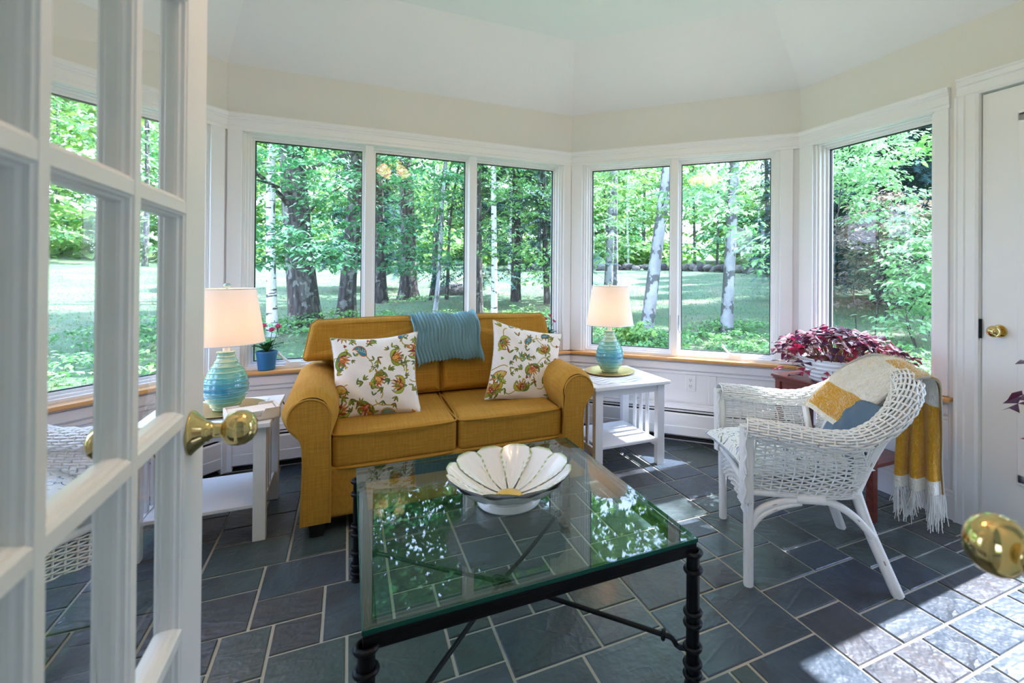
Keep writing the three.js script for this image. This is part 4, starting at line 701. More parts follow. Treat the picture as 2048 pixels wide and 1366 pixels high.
// mustard and white mohair throw
{
  const Lp = [[-0.14, 0.6, -0.06], [-0.14, 0.70, -0.15], [-0.13, 0.795, -0.25], [-0.11, 0.845, -0.345], [-0.115, 0.82, -0.43], [-0.14, 0.7, -0.47], [-0.155, 0.52, -0.475], [-0.16, 0.36, -0.47], [-0.155, 0.26, -0.465]].map((p) => V(...p));
  const Rp = [[0.035, 0.535, -0.15], [0.085, 0.645, -0.235], [0.13, 0.745, -0.315], [0.155, 0.8, -0.395], [0.12, 0.785, -0.47], [0.03, 0.69, -0.535], [-0.03, 0.54, -0.575], [-0.065, 0.38, -0.595], [-0.07, 0.26, -0.605]].map((p) => V(...p));
  const cl = new THREE.CatmullRomCurve3(Lp), cr = new THREE.CatmullRomCurve3(Rp), bands = canvasTex(256, 512, (c, w, h) => {
    c.fillStyle = '#f3f0e6'; c.fillRect(0, 0, w, h);
    const mu = (y0, y1, x0, x1) => { c.fillStyle = '#d79a23'; c.fillRect(x0 * w, h * (1 - y1), (x1 - x0) * w, (y1 - y0) * h); };
    mu(0.02, 0.14, 0.05, 1); mu(0.34, 0.5, 0.42, 1); mu(0.30, 0.42, 0.9, 1); mu(0.66, 0.94, 0, 1);
    let q = 31; const r = () => (q = (q * 16807) % 2147483647) / 2147483647;
    for (let k = 0; k < 9000; k++) { const x = r() * w, y = r() * h, a = r() * 6.3; c.strokeStyle = r() < 0.6 ? 'rgba(250,246,234,0.22)' : 'rgba(214,150,40,0.16)'; c.lineWidth = 1; c.beginPath(); c.moveTo(x, y); c.lineTo(x + 7 * Math.cos(a), y + 7 * Math.sin(a)); c.stroke(); }
  });
  const t = thing('mohair_throw', 'fringed mustard and white mohair throw draped over the wicker chair', 'blanket', [1.78, 0, -1.47], R(-122.1));
  const f = (u, v) => { const a = cl.getPoint(u), b = cr.getPoint(u), k = Math.max(0, (u - 0.55) / 0.45), w = v * Math.PI, fold = k * 0.034 * Math.sin(v * 17 + 0.6) + (1 - k) * 0.007 * Math.sin(v * 9 + u * 11), x = a.x + (b.x - a.x) * v, y = a.y + (b.y - a.y) * v, z = a.z + (b.z - a.z) * v; const nx = k > 0 ? 0.75 : 0, nz = k > 0 ? 0.62 : 0.4; return [x + nx * fold, y + (k > 0 ? 0 : 0.9 * fold) + 0.012 * Math.sin(v * Math.PI) * (1 - k), z + nz * fold]; };
  const th = 0.009, g1 = surf(f, 90, 48, (u, v) => [v, u]), n1 = g1.attributes.normal, p1 = g1.attributes.position, g2 = g1.clone();
  for (let i = 0; i < p1.count; i++) { g2.attributes.position.setXYZ(i, p1.getX(i) + n1.getX(i) * th, p1.getY(i) + n1.getY(i) * th, p1.getZ(i) + n1.getZ(i) * th); }
  const mm = phy({ map: bands, roughness: 1, sheen: 1, sheenRoughness: 0.6, sheenColor: new THREE.Color(0xfff4dc), bumpMap: clonedTex(T.fine, 0, 0, 2), bumpScale: 0.006, side: THREE.DoubleSide });
  mesh('woven_cloth', merge([g1, g2, tube(Lp, 0.006, 60, 6), tube(Rp, 0.006, 60, 6)]), mm, t);
  // long fringe at the low end and fuzz all over
  const fl = []; for (let k = 0; k < 240; k++) { const v = rnd(), p = f(1, v), l = rr(0.09, 0.17) * (0.75 + 0.35 * Math.sin(v * 9)), L = []; let x = p[0], z = p[2]; const dx = rr(-0.02, 0.02), dz = rr(-0.02, 0.02); for (let i = 0; i <= 6; i++) L.push([x + dx * i / 6 + 0.003 * Math.sin(i * 1.7 + k), p[1] + 0.01 - l * i / 6, z + dz * i / 6]); fl.push(L); }
  const fm = std({ color: 0xf3f1ea, roughness: 1 });
  mesh('fringe', strands(fl, 0.0022), fm, t).userData.kind = 'stuff';
  const fz = []; for (let k = 0; k < 5200; k++) { const u = rnd(), v = rnd(), p = f(u, v), a = rnd() * 6.3, l = rr(0.006, 0.016), d = [Math.cos(a) * 0.7, rr(-0.3, 0.8), Math.sin(a) * 0.7]; fz.push([p, [p[0] + d[0] * l, p[1] + d[1] * l + th * 0.5, p[2] + d[2] * l]]); }
  mesh('fuzz', strands(fz, 0.0005), std({ color: 0xf0e6cc, roughness: 1 }), t).userData.kind = 'stuff';
}
// ---------------------------------------------------------------- red-brown side table and the purple shamrock plants
{
  const t = thing('side_table', 'red brown wooden side table under the purple plant', 'table', [2.455, 0, -1.79]), rw = phy({ map: T.redwood, roughness: 0.3, clearcoat: 0.5, clearcoatRoughness: 0.15 }), w = 0.32, d = 0.62, h = 0.61;
  mesh('table_top', merge([rb(w, 0.016, d, 0.005, 0, h - 0.008, 0), rb(w - 0.016, 0.012, d - 0.016, 0.004, 0, h - 0.022, 0), rb(w - 0.03, 0.012, d - 0.03, 0.004, 0, h - 0.034, 0)]), rw, t);
  for (const i of [-1, 1]) for (const j of [-1, 1]) mesh('leg', rb(0.036, h - 0.04, 0.036, 0.003, i * (w / 2 - 0.035), (h - 0.04) / 2, j * (d / 2 - 0.035)), rw, t);
  for (const i of [-1, 1]) mesh('apron', rb(0.016, 0.05, d - 0.1, 0.002, i * (w / 2 - 0.035), h - 0.066, 0), rw, t);
  for (const j of [-1, 1]) mesh('apron', rb(w - 0.1, 0.05, 0.016, 0.002, 0, h - 0.066, j * (d / 2 - 0.035)), rw, t);
  mesh('shelf', rb(w - 0.03, 0.018, d - 0.03, 0.003, 0, 0.27, 0), rw, t);
}
const trefoil = (() => {   // three triangular leaflets, folded along the middle
  const pos = [], idx = [];
  for (let k = 0; k < 3; k++) {
    const a = k * 2.094, c = Math.cos(a), s = Math.sin(a), b = pos.length / 3, P = [[0, 0, 0], [0.030, -0.004, -0.021], [0.028, 0.004, 0], [0.030, -0.004, 0.021], [0.016, 0.003, 0]];
    for (const [x, y, z] of P) pos.push(x * c - z * s, y, x * s + z * c);
    idx.push(b, b + 4, b + 1, b + 1, b + 4, b + 2, b, b + 3, b + 4, b + 4, b + 3, b + 2);
  }
  const g = new THREE.BufferGeometry(); g.setAttribute('position', new THREE.Float32BufferAttribute(pos, 3)); g.setIndex(idx); g.computeVertexNormals(); return g;
})();
const purple = [0x74163f, 0xa01c50, 0x5a1640, 0xb8204f, 0x4a1a48].map((c) => phy({ color: c, roughness: 0.85, transmission: 0.5, thickness: 0, side: THREE.DoubleSide }));
function shamrock(label, pos, n, rx, rz, hgt, potR, potH, potLabel, droop) {
  const pl = thing('shamrock_plant', label, 'plant', pos);
  const y0 = potH;
  const pot = mesh('pot', (() => { const p = [[0, 0], [potR * 0.62, 0], [potR * 0.68, 0.004]]; for (let k = 0; k <= 40; k++) { const t = k / 40; p.push([potR * (0.68 + 0.36 * Math.pow(t, 0.7)) + 0.003 * Math.sin(t * 34), 0.006 + t * (potH - 0.006)]); } p.push([potR * 0.98, potH], [potR * 0.9, potH - 0.03], [0, potH - 0.035]); return lathe(p, 56); })(), phy({ color: 0xe6edf5, roughness: 0.25, clearcoat: 0.5 }), pl);
  pot.userData.label = potLabel;
  mesh('soil', cyl(potR * 0.9, potR * 0.9, 0.01, 0, potH - 0.024, 0, 24), M.soil, pl);
  const stems = [];
  for (let k = 0; k < n; k++) {
    const a = rnd() * Math.PI * 2, q = Math.pow(rnd(), 0.6), x = q * rx * Math.cos(a), z = q * rz * Math.sin(a), y = y0 + hgt * (1 - q * q * 0.85) * rr(0.65, 1.05) - (q > 0.8 && rnd() < droop ? rr(0.03, 0.13) : 0);
    const m = mesh('leaf', trefoil, purple[Math.floor(rnd() * 5)], pl); m.position.set(x, y, z); m.rotation.set(rr(-0.5, 0.5) + Math.sin(a) * q * 0.7, rnd() * 6.3, rr(-0.5, 0.5) - Math.cos(a) * q * 0.7); const sc = rr(0.95, 1.5); m.scale.setScalar(sc);
    const bx0 = Math.cos(a) * Math.min(q, 0.5) * potR * 0.9, bz0 = Math.sin(a) * Math.min(q, 0.5) * potR * 0.9, L = []; for (let i = 0; i <= 5; i++) { const t = i / 5; L.push([bx0 + (x - bx0) * t, y0 - 0.03 + (y - y0 + 0.03) * Math.sin(t * Math.PI / 2), bz0 + (z - bz0) * t]); } stems.push(L);
  }
  mesh('stems', strands(stems, 0.0013), std({ color: 0x9a6a4a, roughness: 0.7 }), pl).userData.kind = 'stuff';
  return pl;
}
shamrock('bushy purple shamrock plant in a wide white ribbed bowl by the window', [2.462, 0.61, -1.80], 235, 0.27, 0.40, 0.16, 0.185, 0.135, 'wide white ribbed bowl', 0.7);
{
  const st = thing('plant_stand', 'slim dark plant stand beside the closed french door', 'stand', [1.86, 0, -0.5]);
  mesh('stand_top', cyl(0.12, 0.12, 0.02, 0, 0.74, 0, 28), M.iron, st); for (const k of [0, 1, 2]) mesh('leg', tube([[0.1 * Math.cos(k * 2.1), 0.74, 0.1 * Math.sin(k * 2.1)], [0.05 * Math.cos(k * 2.1), 0.38, 0.05 * Math.sin(k * 2.1)], [0.13 * Math.cos(k * 2.1), 0.006, 0.13 * Math.sin(k * 2.1)]], 0.008, 16, 6), M.iron, st);
  shamrock('purple shamrock leaves spilling in beside the brass knob of the garden door', [1.86, 0.75, -0.5], 70, 0.27, 0.25, 0.26, 0.11, 0.12, 'white ribbed pot', 0.9);
}
// ---------------------------------------------------------------- potted pink flowers on the sill
function gerbera(label, pos) {
  const p = thing('potted_flower', label, 'plant', pos, 0, 'blue pots of pink flowers on the rear sill'), lf = [0x2f6a2c, 0x3d7d34, 0x24552a].map((c) => phy({ color: c, roughness: 0.5, transmission: 0.2, thickness: 0, side: THREE.DoubleSide }));
  const pot = mesh('pot', lathe([[0, 0], [0.043, 0], [0.045, 0.004], [0.055, 0.1], [0.058, 0.102], [0.058, 0.114], [0.052, 0.114], [0.05, 0.1], [0, 0.098]], 36), std({ color: 0x2a6fa0, roughness: 0.45 }), p); pot.userData.label = 'bright blue pot';
  mesh('soil', cyl(0.049, 0.049, 0.006, 0, 0.102, 0, 20), M.soil, p);
  const lg = surf((u, v) => { const t = u, w = 0.022 * Math.sin(Math.PI * Math.min(1, t * 0.9 + 0.08)); return [(v - 0.5) * 2 * w, 0.06 * t - 0.05 * t * t + 0.006 * Math.abs(v - 0.5) * 2, 0.1 * t]; }, 8, 4);
  for (let k = 0; k < 16; k++) { const m = mesh('leaf', lg, lf[k % 3], p); m.position.set(0, 0.105, 0); m.rotation.set(rr(-0.85, -0.1), k * 2.4, 0, 'YXZ'); m.scale.setScalar(rr(0.65, 1.05)); }
  const petal = surf((u, v) => [(v - 0.5) * 0.011 * Math.sin(Math.PI * Math.min(1, u * 0.85 + 0.15)), 0.004 * u, 0.004 + 0.017 * u], 4, 2), pm = std({ color: 0xd84c86, roughness: 0.7, side: THREE.DoubleSide });
  for (const [x, y, z] of [[0.03, 0.24, 0.02], [-0.015, 0.265, 0.015], [0.06, 0.255, -0.005], [-0.04, 0.225, 0.03]]) {
    mesh('flower_stem', tube([[x * 0.2, 0.1, z * 0.2], [x * 0.7, 0.18, z * 0.6], [x, y, z]], 0.0018, 10, 5), lf[0], p);
    const g = []; for (let k = 0; k < 18; k++) g.push(petal.clone().rotateX(k % 2 ? -0.5 : -0.25).rotateY(k * Math.PI / 9)); for (let k = 0; k < 10; k++) g.push(petal.clone().scale(0.7, 0.7, 0.7).rotateX(-0.8).rotateY(k * 0.63));
    const fl = mesh('flower', merge(g), pm, p); fl.position.set(x, y, z); fl.rotation.set(0.75, 0, rr(-0.3, 0.3)); mesh('flower_eye', new THREE.SphereGeometry(0.005, 10, 8).scale(1, 0.5, 1).translate(0, 0.003, 0), std({ color: 0xd8c25a, roughness: 0.8 }), fl);
  }
  return p;
}
const g1 = gerbera('pink flowers in a blue pot on the sill behind the shaded lamp', [-0.452, H_SILL, -3.40]);
clone(g1, 'pink flowers in a blue pot peeping out behind the right end of the sofa', [1.385, H_SILL, -3.40], 2.2);
// ---------------------------------------------------------------- ceiling fan with four tulip lights (out of frame, mirrored in the glass)
{
  const f = thing('ceiling_fan', 'ceiling fan with four frosted tulip lights mirrored in the coffee table', 'fan', [0.457, 0, -1.15]);
  const wood = std({ color: 0x8a5a32, roughness: 0.4 });
  mesh('canopy', lathe([[0, 2.77], [0.075, 2.77], [0.07, 2.74], [0.02, 2.71], [0, 2.71]], 32), M.brass, f);
  mesh('down_rod', cyl(0.011, 0.011, 0.17, 0, 2.64, 0, 14), M.brass, f);
  mesh('motor', lathe([[0, 2.57], [0.05, 2.57], [0.11, 2.54], [0.115, 2.48], [0.09, 2.45], [0.045, 2.44], [0.045, 2.40], [0.03, 2.385], [0, 2.38]], 40), M.brass, f);
  for (let k = 0; k < 5; k++) { const b = mesh('blade', merge([rb(0.11, 0.006, 0.46, 0.003, 0, 0, 0.42, 0, 0.18), bx(0.03, 0.005, 0.14, 0, 0, 0.14)]), wood, f); b.position.y = 2.5; b.rotation.y = k * Math.PI * 2 / 5 + 0.4; }
  for (let k = 0; k < 4; k++) {
    const a = k * Math.PI / 2 + 0.5, c = Math.cos(a), s = Math.sin(a);
    mesh('light_arm', tube([[0.03 * c, 2.41, 0.03 * s], [0.07 * c, 2.42, 0.07 * s], [0.1 * c, 2.40, 0.1 * s]], 0.008, 10, 6), M.brass, f);
    const g = lathe([[0.018, 0], [0.03, 0.012], [0.046, 0.05], [0.052, 0.085], [0.062, 0.115]], 28);
    const sh = mesh('lamp_shade', g, phy({ color: 0xfff1e0, roughness: 1, transmission: 0.5, thickness: 0, side: THREE.DoubleSide, emissive: 0xffbe90, emissiveIntensity: 6 }), f); sh.position.set(0.1 * c, 2.405, 0.1 * s); sh.quaternion.setFromUnitVectors(V(0, 1, 0), V(c * 0.62, -0.78, s * 0.62).normalize());
    const bp = [0.457 + 0.145 * c, 2.345, -1.15 + 0.145 * s];
    mesh('bulb', new THREE.SphereGeometry(0.022, 14, 10).translate(0.145 * c, 2.345, 0.145 * s), std({ color: 0xffffff, emissive: 0xffd9ae, emissiveIntensity: 14 }), f);
    const p = new THREE.PointLight(0xffead8, 0.06, 0, 2); p.position.set(...bp); p.castShadow = true; p.shadow.radius = 1.1; scene.add(p);
  }
}
// ---------------------------------------------------------------- garden and woodland
const land = (x, z) => { const r = Math.hypot(x - 0.46, z + 1.2); return -0.45 + 0.055 * Math.max(0, r - 4) + 0.12 * (vnoise(x * 0.18, z * 0.18, 4096, 3) - 0.5); };
{
  const n = 150, S = 110, g = surf((u, v) => { const a = u * 2 - 1, b = v * 2 - 1, x = 8 + S * a * Math.abs(a), z = -14 + S * b * Math.abs(b); return [x, land(x, z), z]; }, n, n, (u, v) => { const a = u * 2 - 1, b = v * 2 - 1; return [(8 + S * a * Math.abs(a)) / 7, (-14 + S * b * Math.abs(b)) / 7]; });
  const l = struct('lawn', 'mown green lawn sloping up to the woodland edge', 'lawn'); mesh('turf', g, M.grass, l);
}
const leafGeo = (() => { const g = new THREE.BufferGeometry(); g.setAttribute('position', new THREE.Float32BufferAttribute([0, 0, 0, -0.27, 0.05, 0.38, 0, 0, 0.45, 0.27, 0.05, 0.38, 0, -0.1, 1, -0.18, 0.02, 0.72, 0.18, 0.02, 0.72], 3)); g.setIndex([0, 2, 1, 0, 3, 2, 1, 2, 5, 5, 2, 4, 2, 3, 6, 2, 6, 4]); g.computeVertexNormals(); return g; })();
const needleGeo = (() => { const p = [], idx = []; for (let k = 0; k < 7; k++) { const z = k / 7, b = p.length / 3; p.push(0, 0, z, -0.22, -0.03, z + 0.16, -0.02, 0, z + 0.1, 0.22, -0.03, z + 0.16); idx.push(b, b + 2, b + 1, b, b + 3, b + 2); } const g = new THREE.BufferGeometry(); g.setAttribute('position', new THREE.Float32BufferAttribute(p, 3)); g.setIndex(idx); g.computeVertexNormals(); return g; })();
const bladeGeo = (() => { const p = [], idx = []; for (let k = 0; k < 5; k++) { const a = k * 1.26, c = Math.cos(a), s = Math.sin(a), b = p.length / 3; p.push(-0.05 * s, 0, 0.05 * c, 0.05 * s, 0, -0.05 * c, 0.35 * c, 1 - 0.1 * k, 0.35 * s); idx.push(b, b + 1, b + 2); } const g = new THREE.BufferGeometry(); g.setAttribute('position', new THREE.Float32BufferAttribute(p, 3)); g.setIndex(idx); g.computeVertexNormals(); return g; })();
const LEAF = { fresh: [0x3f8a44, 0x8cc060], deep: [0x27703f, 0x62ad6a], lime: [0x669f45, 0xa8cc66], blue: [0x2c5a4c, 0x4f8a6e], spruce: [0x1a3c3c, 0x36665c], rose: [0x6a5a4a, 0x9c8a72], pale: [0x6fae70, 0xb4d89c] };
const Q = new THREE.Quaternion(), EU = new THREE.Euler(), MX = new THREE.Matrix4(), CO = new THREE.Color(), C1 = new THREE.Color(), C2 = new THREE.Color();
// blobs: [x, y, z, rx, ry, rz, sprays]; each spray is a nearly level fan of leaves
function foliage(parent, blobs, per, size, tones, mat = M.leaf, geo = leafGeo, name = 'foliage', spread = 0.55) {
  let n = 0; for (const b of blobs) n += b[6] * per;
  const im = new THREE.InstancedMesh(geo, mat, n); im.name = name; im.userData.kind = 'stuff'; im.castShadow = im.receiveShadow = true;
  let k = 0; C1.setHex(tones[0]); C2.setHex(tones[1]);
  for (const [x, y, z, rx, ry, rz, ns] of blobs) for (let s = 0; s < ns; s++) {
    const a = rnd() * Math.PI * 2, c = rr(-1, 1), q = Math.cbrt(rr(0.25, 1)), h = Math.sqrt(1 - c * c), sx = x + rx * q * h * Math.cos(a), sy = y + ry * q * c, sz = z + rz * q * h * Math.sin(a), sa = rnd() * 6.3, tilt = rr(-0.35, 0.2), tone = rnd();
    for (let i = 0; i < per; i++) {
      const d = rr(0, spread) * size * 6, w = sa + rr(-0.9, 0.9), px = sx + Math.cos(w) * d, pz = sz + Math.sin(w) * d, py = sy + d * tilt + rr(-0.3, 0.3) * size, sc = size * rr(0.65, 1.25);
      EU.set(rr(-0.1, 0.75), Math.PI / 2 - w + rr(-0.9, 0.9), rr(-0.45, 0.45), 'YXZ'); Q.setFromEuler(EU); MX.compose(V(px, py, pz), Q, V(sc, sc, sc)); im.setMatrixAt(k, MX);
      CO.copy(C1).lerp(C2, Math.min(1, Math.max(0, 0.65 * tone + 0.45 * rnd() - 0.05))); im.setColorAt(k++, CO);
    }
  }
  parent.add(im); return im;
}
function trunkGeo(base, top, diam, height, bend = 0.15, flare = 1.55) {
  const d = V(...top).sub(V(...base)), len = d.length(), u = d.clone().normalize(), pts = [], n = 9;
  for (let k = 0; k <= n; k++) { const t = k / n, p = V(...base).addScaledVector(u, height * t - 0.15 * (k ? 0 : 1)); p.x += bend * Math.sin(t * 5 + base[0]) * t; p.z += bend * Math.cos(t * 4 + base[2]) * t; pts.push(p); }
  const g = tube(pts, (t) => diam / 2 * ((1 - 0.55 * t) + (flare - 1) * Math.exp(-t * height / 0.35)), 60, 18), uv = g.attributes.uv;
  const r = Math.max(1, Math.round(diam * 3.14 / 1.2)); for (let i = 0; i < uv.count; i++) uv.setXY(i, uv.getY(i) * r, uv.getX(i) * 0.8);
  return g;
}
function tree(name, label, group, base, top, diam, mat, o = {}) {
  const t = thing(name, label, 'tree', [0, 0, 0], 0, group), h = o.height ?? 11;
  mesh('trunk', trunkGeo(base, top, diam, h, o.bend, o.flare), mat, t);
  if (o.branches) { const br = []; for (const [y0, dx, dy, dz, r] of o.branches) { const f = y0 / h, d = V(...top).sub(V(...base)).normalize(), p = V(...base).addScaledVector(d, y0); br.push(tube([p, p.clone().add(V(dx * 0.4, dy * 0.5 + 0.1, dz * 0.4)), p.clone().add(V(dx, dy, dz))], (q) => r * (1 - 0.8 * q), 14, 6)); } mesh('branches', merge(br), mat, t); }
  if (o.blobs) foliage(t, o.blobs, o.per ?? 12, o.size ?? 0.11, o.tones ?? LEAF.fresh);
  if (o.crown) foliage(t, o.crown, 12, 0.23, o.tones ?? LEAF.fresh, M.leaf, leafGeo, 'crown');
  return t;
}
// trees seen through the three windows behind the sofa
tree('maple_tree', 'massive rough barked maple trunk behind the left end of the sofa', null, [-0.9, -0.04, -12.64], [-1.28, 4.01, -12.81], 0.66, M.bark, { flare: 1.3, branches: [[2.6, -1.2, 0.9, 2.6, 0.07], [2.2, 1.0, 0.6, 3.2, 0.05], [3.4, 2.2, 0.4, 3.0, 0.06], [3.0, -0.6, -0.2, 3.6, 0.04]], blobs: [[-1.07, 3.0, -9.25, 0.8, 0.45, 0.7, 50], [-0.45, 2.75, -9, 0.7, 0.4, 0.6, 44], [-0.07, 2.3, -9.4, 0.6, 0.35, 0.6, 26], [-0.95, 1.85, -8.7, 0.65, 0.22, 0.5, 34], [-0.6, 1.62, -8.5, 0.6, 0.2, 0.5, 34], [-0.3, 1.42, -8.4, 0.45, 0.2, 0.4, 20], [-1.2, 1.5, -9.3, 0.5, 0.25, 0.4, 18], [0.1, 1.5, -9.4, 0.4, 0.3, 0.4, 14], [-0.6, 4.2, -10, 2.0, 0.7, 1.4, 110]], crown: [[-1.4, 6.6, -11.5, 3.2, 2.2, 2.6, 420], [-0.5, 9.2, -12.5, 3.2, 2, 3, 300]], size: 0.105, tones: LEAF.deep });
tree('birch_tree', 'slim white birch trunk left of the massive maple', null, [-1.42, -0.11, -11.45], [-1.5, 3.68, -11.48], 0.19, M.birch, { blobs: [[-1.5, 5.2, -11.5, 1.2, 1.4, 1.2, 70], [-1.75, 3.2, -11.2, 0.5, 0.6, 0.5, 14]], size: 0.08, tones: LEAF.fresh });
tree('oak_tree', 'dark straight trunk beside the massive maple', null, [-0.06, 0.02, -13.79], [0.14, 4.38, -13.7], 0.42, M.bark, { branches: [[3, 1.5, 0.8, 2, 0.05]], blobs: [[0.5, 4.2, -12.6, 1.6, 0.7, 1.2, 80], [0.3, 6, -13.6, 2, 1, 2, 60]], crown: [[1.6, 7.2, -13, 2.8, 2.4, 2.4, 380], [1.6, 10, -13, 3, 2, 2.6, 240]], tones: LEAF.deep });
tree('oak_tree', 'dark trunk at the left edge of the middle window behind the sofa', null, [0.95, 0.19, -17.01], [0.79, 4.89, -17.08], 0.42, M.bark, { blobs: [[0.9, 6, -17, 2.4, 2.4, 2.2, 140]], size: 0.14, tones: LEAF.fresh });
tree('oak_tree', 'thick dark trunk in the middle window behind low maple branches', null, [1.93, 0.24, -17.72], [1.86, 4.97, -17.75], 0.58, M.bark, { flare: 1.7, blobs: [[1.9, 5.6, -17.6, 2.6, 2, 2.4, 150]], size: 0.14, tones: LEAF.deep });
tree('young_maple', 'leaning slender sapling with low leafy branches in the middle window', null, [2.0, -0.04, -12.59], [2.26, 3.04, -12.48], 0.12, M.palebark, { height: 6, flare: 1.2, branches: [[1.9, -0.9, 0.4, 2.6, 0.02], [2.4, -0.7, 0.5, 2.8, 0.02]], blobs: [[0.77, 3.05, -9.5, 0.75, 0.5, 0.7, 44], [1.38, 2.8, -9.3, 0.7, 0.45, 0.6, 40], [0.78, 1.95, -9.5, 0.55, 0.4, 0.5, 30], [1.3, 1.9, -9.8, 0.6, 0.45, 0.6, 36], [1.46, 1.4, -9.8, 0.5, 0.25, 0.5, 24], [1.72, 2.3, -9.1, 0.5, 0.45, 0.5, 28], [1.0, 1.35, -9.9, 0.6, 0.2, 0.4, 20], [1.3, 4.0, -10, 1.8, 0.6, 1.2, 70]], size: 0.1, tones: LEAF.deep });
for (const [b, t, w] of [[[3.13, 0.21, -17.02], [3.3, 3.19, -16.94], 0.12], [[2.58, 0.21, -17.1], [2.85, 2.3, -16.98], 0.1], [[2.9, 0.3, -18.3], [3.05, 3.3, -18.2], 0.1]]) tree('sapling', 'thin young stem standing near the garden boulder', 'thin stems by the boulder', b, t, w, M.bark, { height: 6, blobs: [[t[0], t[1] + 1.2, t[2], 0.9, 0.9, 0.9, 26]], size: 0.12 });
tree('oak_tree', 'grey trunk at the left of the window behind the sofa throw', null, [3.06, -0.05, -12.28], [3.06, 3.98, -12.28], 0.25, M.bark, { branches: [[2.5, 0.3, 0.6, 2.4, 0.03]], blobs: [[2.86, 3.1, -9.7, 0.7, 0.5, 0.6, 34], [2.87, 1.9, -9.7, 0.55, 0.4, 0.5, 22], [3, 5, -12, 1.8, 1.2, 1.6, 80]], crown: [[4, 6.6, -12.4, 2.4, 2.2, 2.2, 320], [4.2, 9.4, -12.4, 2.6, 2, 2.4, 220]], size: 0.1, tones: LEAF.fresh });
tree('birch_tree', 'slim pale birch in the window behind the right half of the sofa', null, [3.24, -0.09, -11.38], [3.26, 3.57, -11.37], 0.15, M.birch, { blobs: [[3.44, 2.75, -9.5, 0.7, 0.45, 0.6, 30], [3.52, 1.5, -9.9, 0.5, 0.35, 0.5, 24], [3.7, 1.1, -9.4, 0.3, 0.25, 0.3, 12], [3.3, 4.6, -11, 1.5, 1, 1.3, 70]], size: 0.095, tones: LEAF.fresh });
tree('oak_tree', 'narrow dark trunk against the frame left of the bay corner', null, [5.98, 0.12, -14.64], [5.82, 3.26, -14.71], 0.2, M.bark, { blobs: [[5.9, 5, -14.6, 1.8, 1.6, 1.8, 80]], size: 0.12 });
// trees seen through the pair of bay windows
tree('twin_maple', 'grey trunk of a close pair behind the right lamp, with hanging branches', 'twin trunks behind the right lamp', [8.55, 0.22, -15.19], [8.73, 4.84, -15.1], 0.32, M.palebark, { blobs: [[8.6, 5.6, -15, 2.4, 2, 2, 180], [6.6, 3.0, -12, 0.9, 0.8, 0.8, 34], [6.4, 2.1, -11.5, 0.7, 0.6, 0.6, 26]], size: 0.12, tones: LEAF.pale });
tree('twin_maple', 'grey trunk of a close pair behind the right lamp, with hanging branches', 'twin trunks behind the right lamp', [9.09, 0.26, -15.65], [9.13, 4.97, -15.64], 0.3, M.palebark, { blobs: [[9.2, 6.2, -15.6, 2.2, 2, 2, 90], [7.6, 3.6, -12, 1.1, 0.7, 0.9, 40]], size: 0.12, tones: LEAF.lime });
tree('birch_tree', 'pale leaning trunk crossing the left bay window', null, [5.34, -0.22, -7.97], [5.7, 3.24, -7.81], 0.27, M.palebark, { height: 9, bend: 0.05, flare: 1.2, branches: [[2.6, -0.3, 0.3, 0.7, 0.025]], blobs: [[5.41, 2.45, -7.4, 0.5, 0.28, 0.4, 16], [5.9, 4.6, -7.6, 1.6, 0.9, 1.4, 70], [5.0, 3.3, -8.6, 0.6, 0.4, 0.5, 18]], crown: [[6.2, 6.6, -8.6, 2.2, 1.8, 1.8, 260]], size: 0.1, tones: LEAF.lime });
tree('sugar_maple', 'pale upright trunk with dark mossy foot in the right bay window', null, [7.58, -0.13, -8.16], [7.71, 3.49, -8.11], 0.27, M.palebark, { height: 9, bend: 0.08, flare: 1.35, branches: [[2.7, -2.0, 0.1, 1.7, 0.03], [2.3, -2.2, -0.3, 2.6, 0.025]], blobs: [[5.34, 2.55, -6.4, 0.55, 0.28, 0.5, 22], [5.14, 2.5, -5.5, 0.5, 0.3, 0.5, 18], [4.94, 2.05, -5.5, 0.4, 0.22, 0.4, 12], [5.6, 1.75, -5.4, 0.45, 0.25, 0.4, 16], [5.9, 1.4, -5.5, 0.4, 0.25, 0.4, 12], [6.4, 3.0, -7.2, 0.8, 0.4, 0.7, 30], [7.6, 5, -8, 2, 1.2, 1.8, 100]], crown: [[8.8, 6.6, -7.4, 2.2, 1.8, 1.6, 240]], size: 0.1, tones: LEAF.pale });
// the tree that shades the upper part of the bay from the sun
tree('shade_maple', 'spreading maple outside the bay whose crown breaks up the sunlight', null, [8.4, -0.1, -7.1], [8.2, 4, -6.9], 0.4, M.bark, { height: 8, branches: [[5, -1.6, 2.6, 3.4, 0.07], [5.6, -1.2, 2.0, 4.6, 0.06]], blobs: [[6.4, 8.55, -3.4, 1.5, 1.05, 1.4, 560], [6.4, 6.5, -1.75, 0.9, 0.6, 0.4, 20], [6.5, 8.2, -1.2, 0.7, 0.4, 0.2, 4], [8.69, 3.3, -4.9, 0.5, 0.3, 0.5, 14]], size: 0.14, tones: LEAF.fresh });
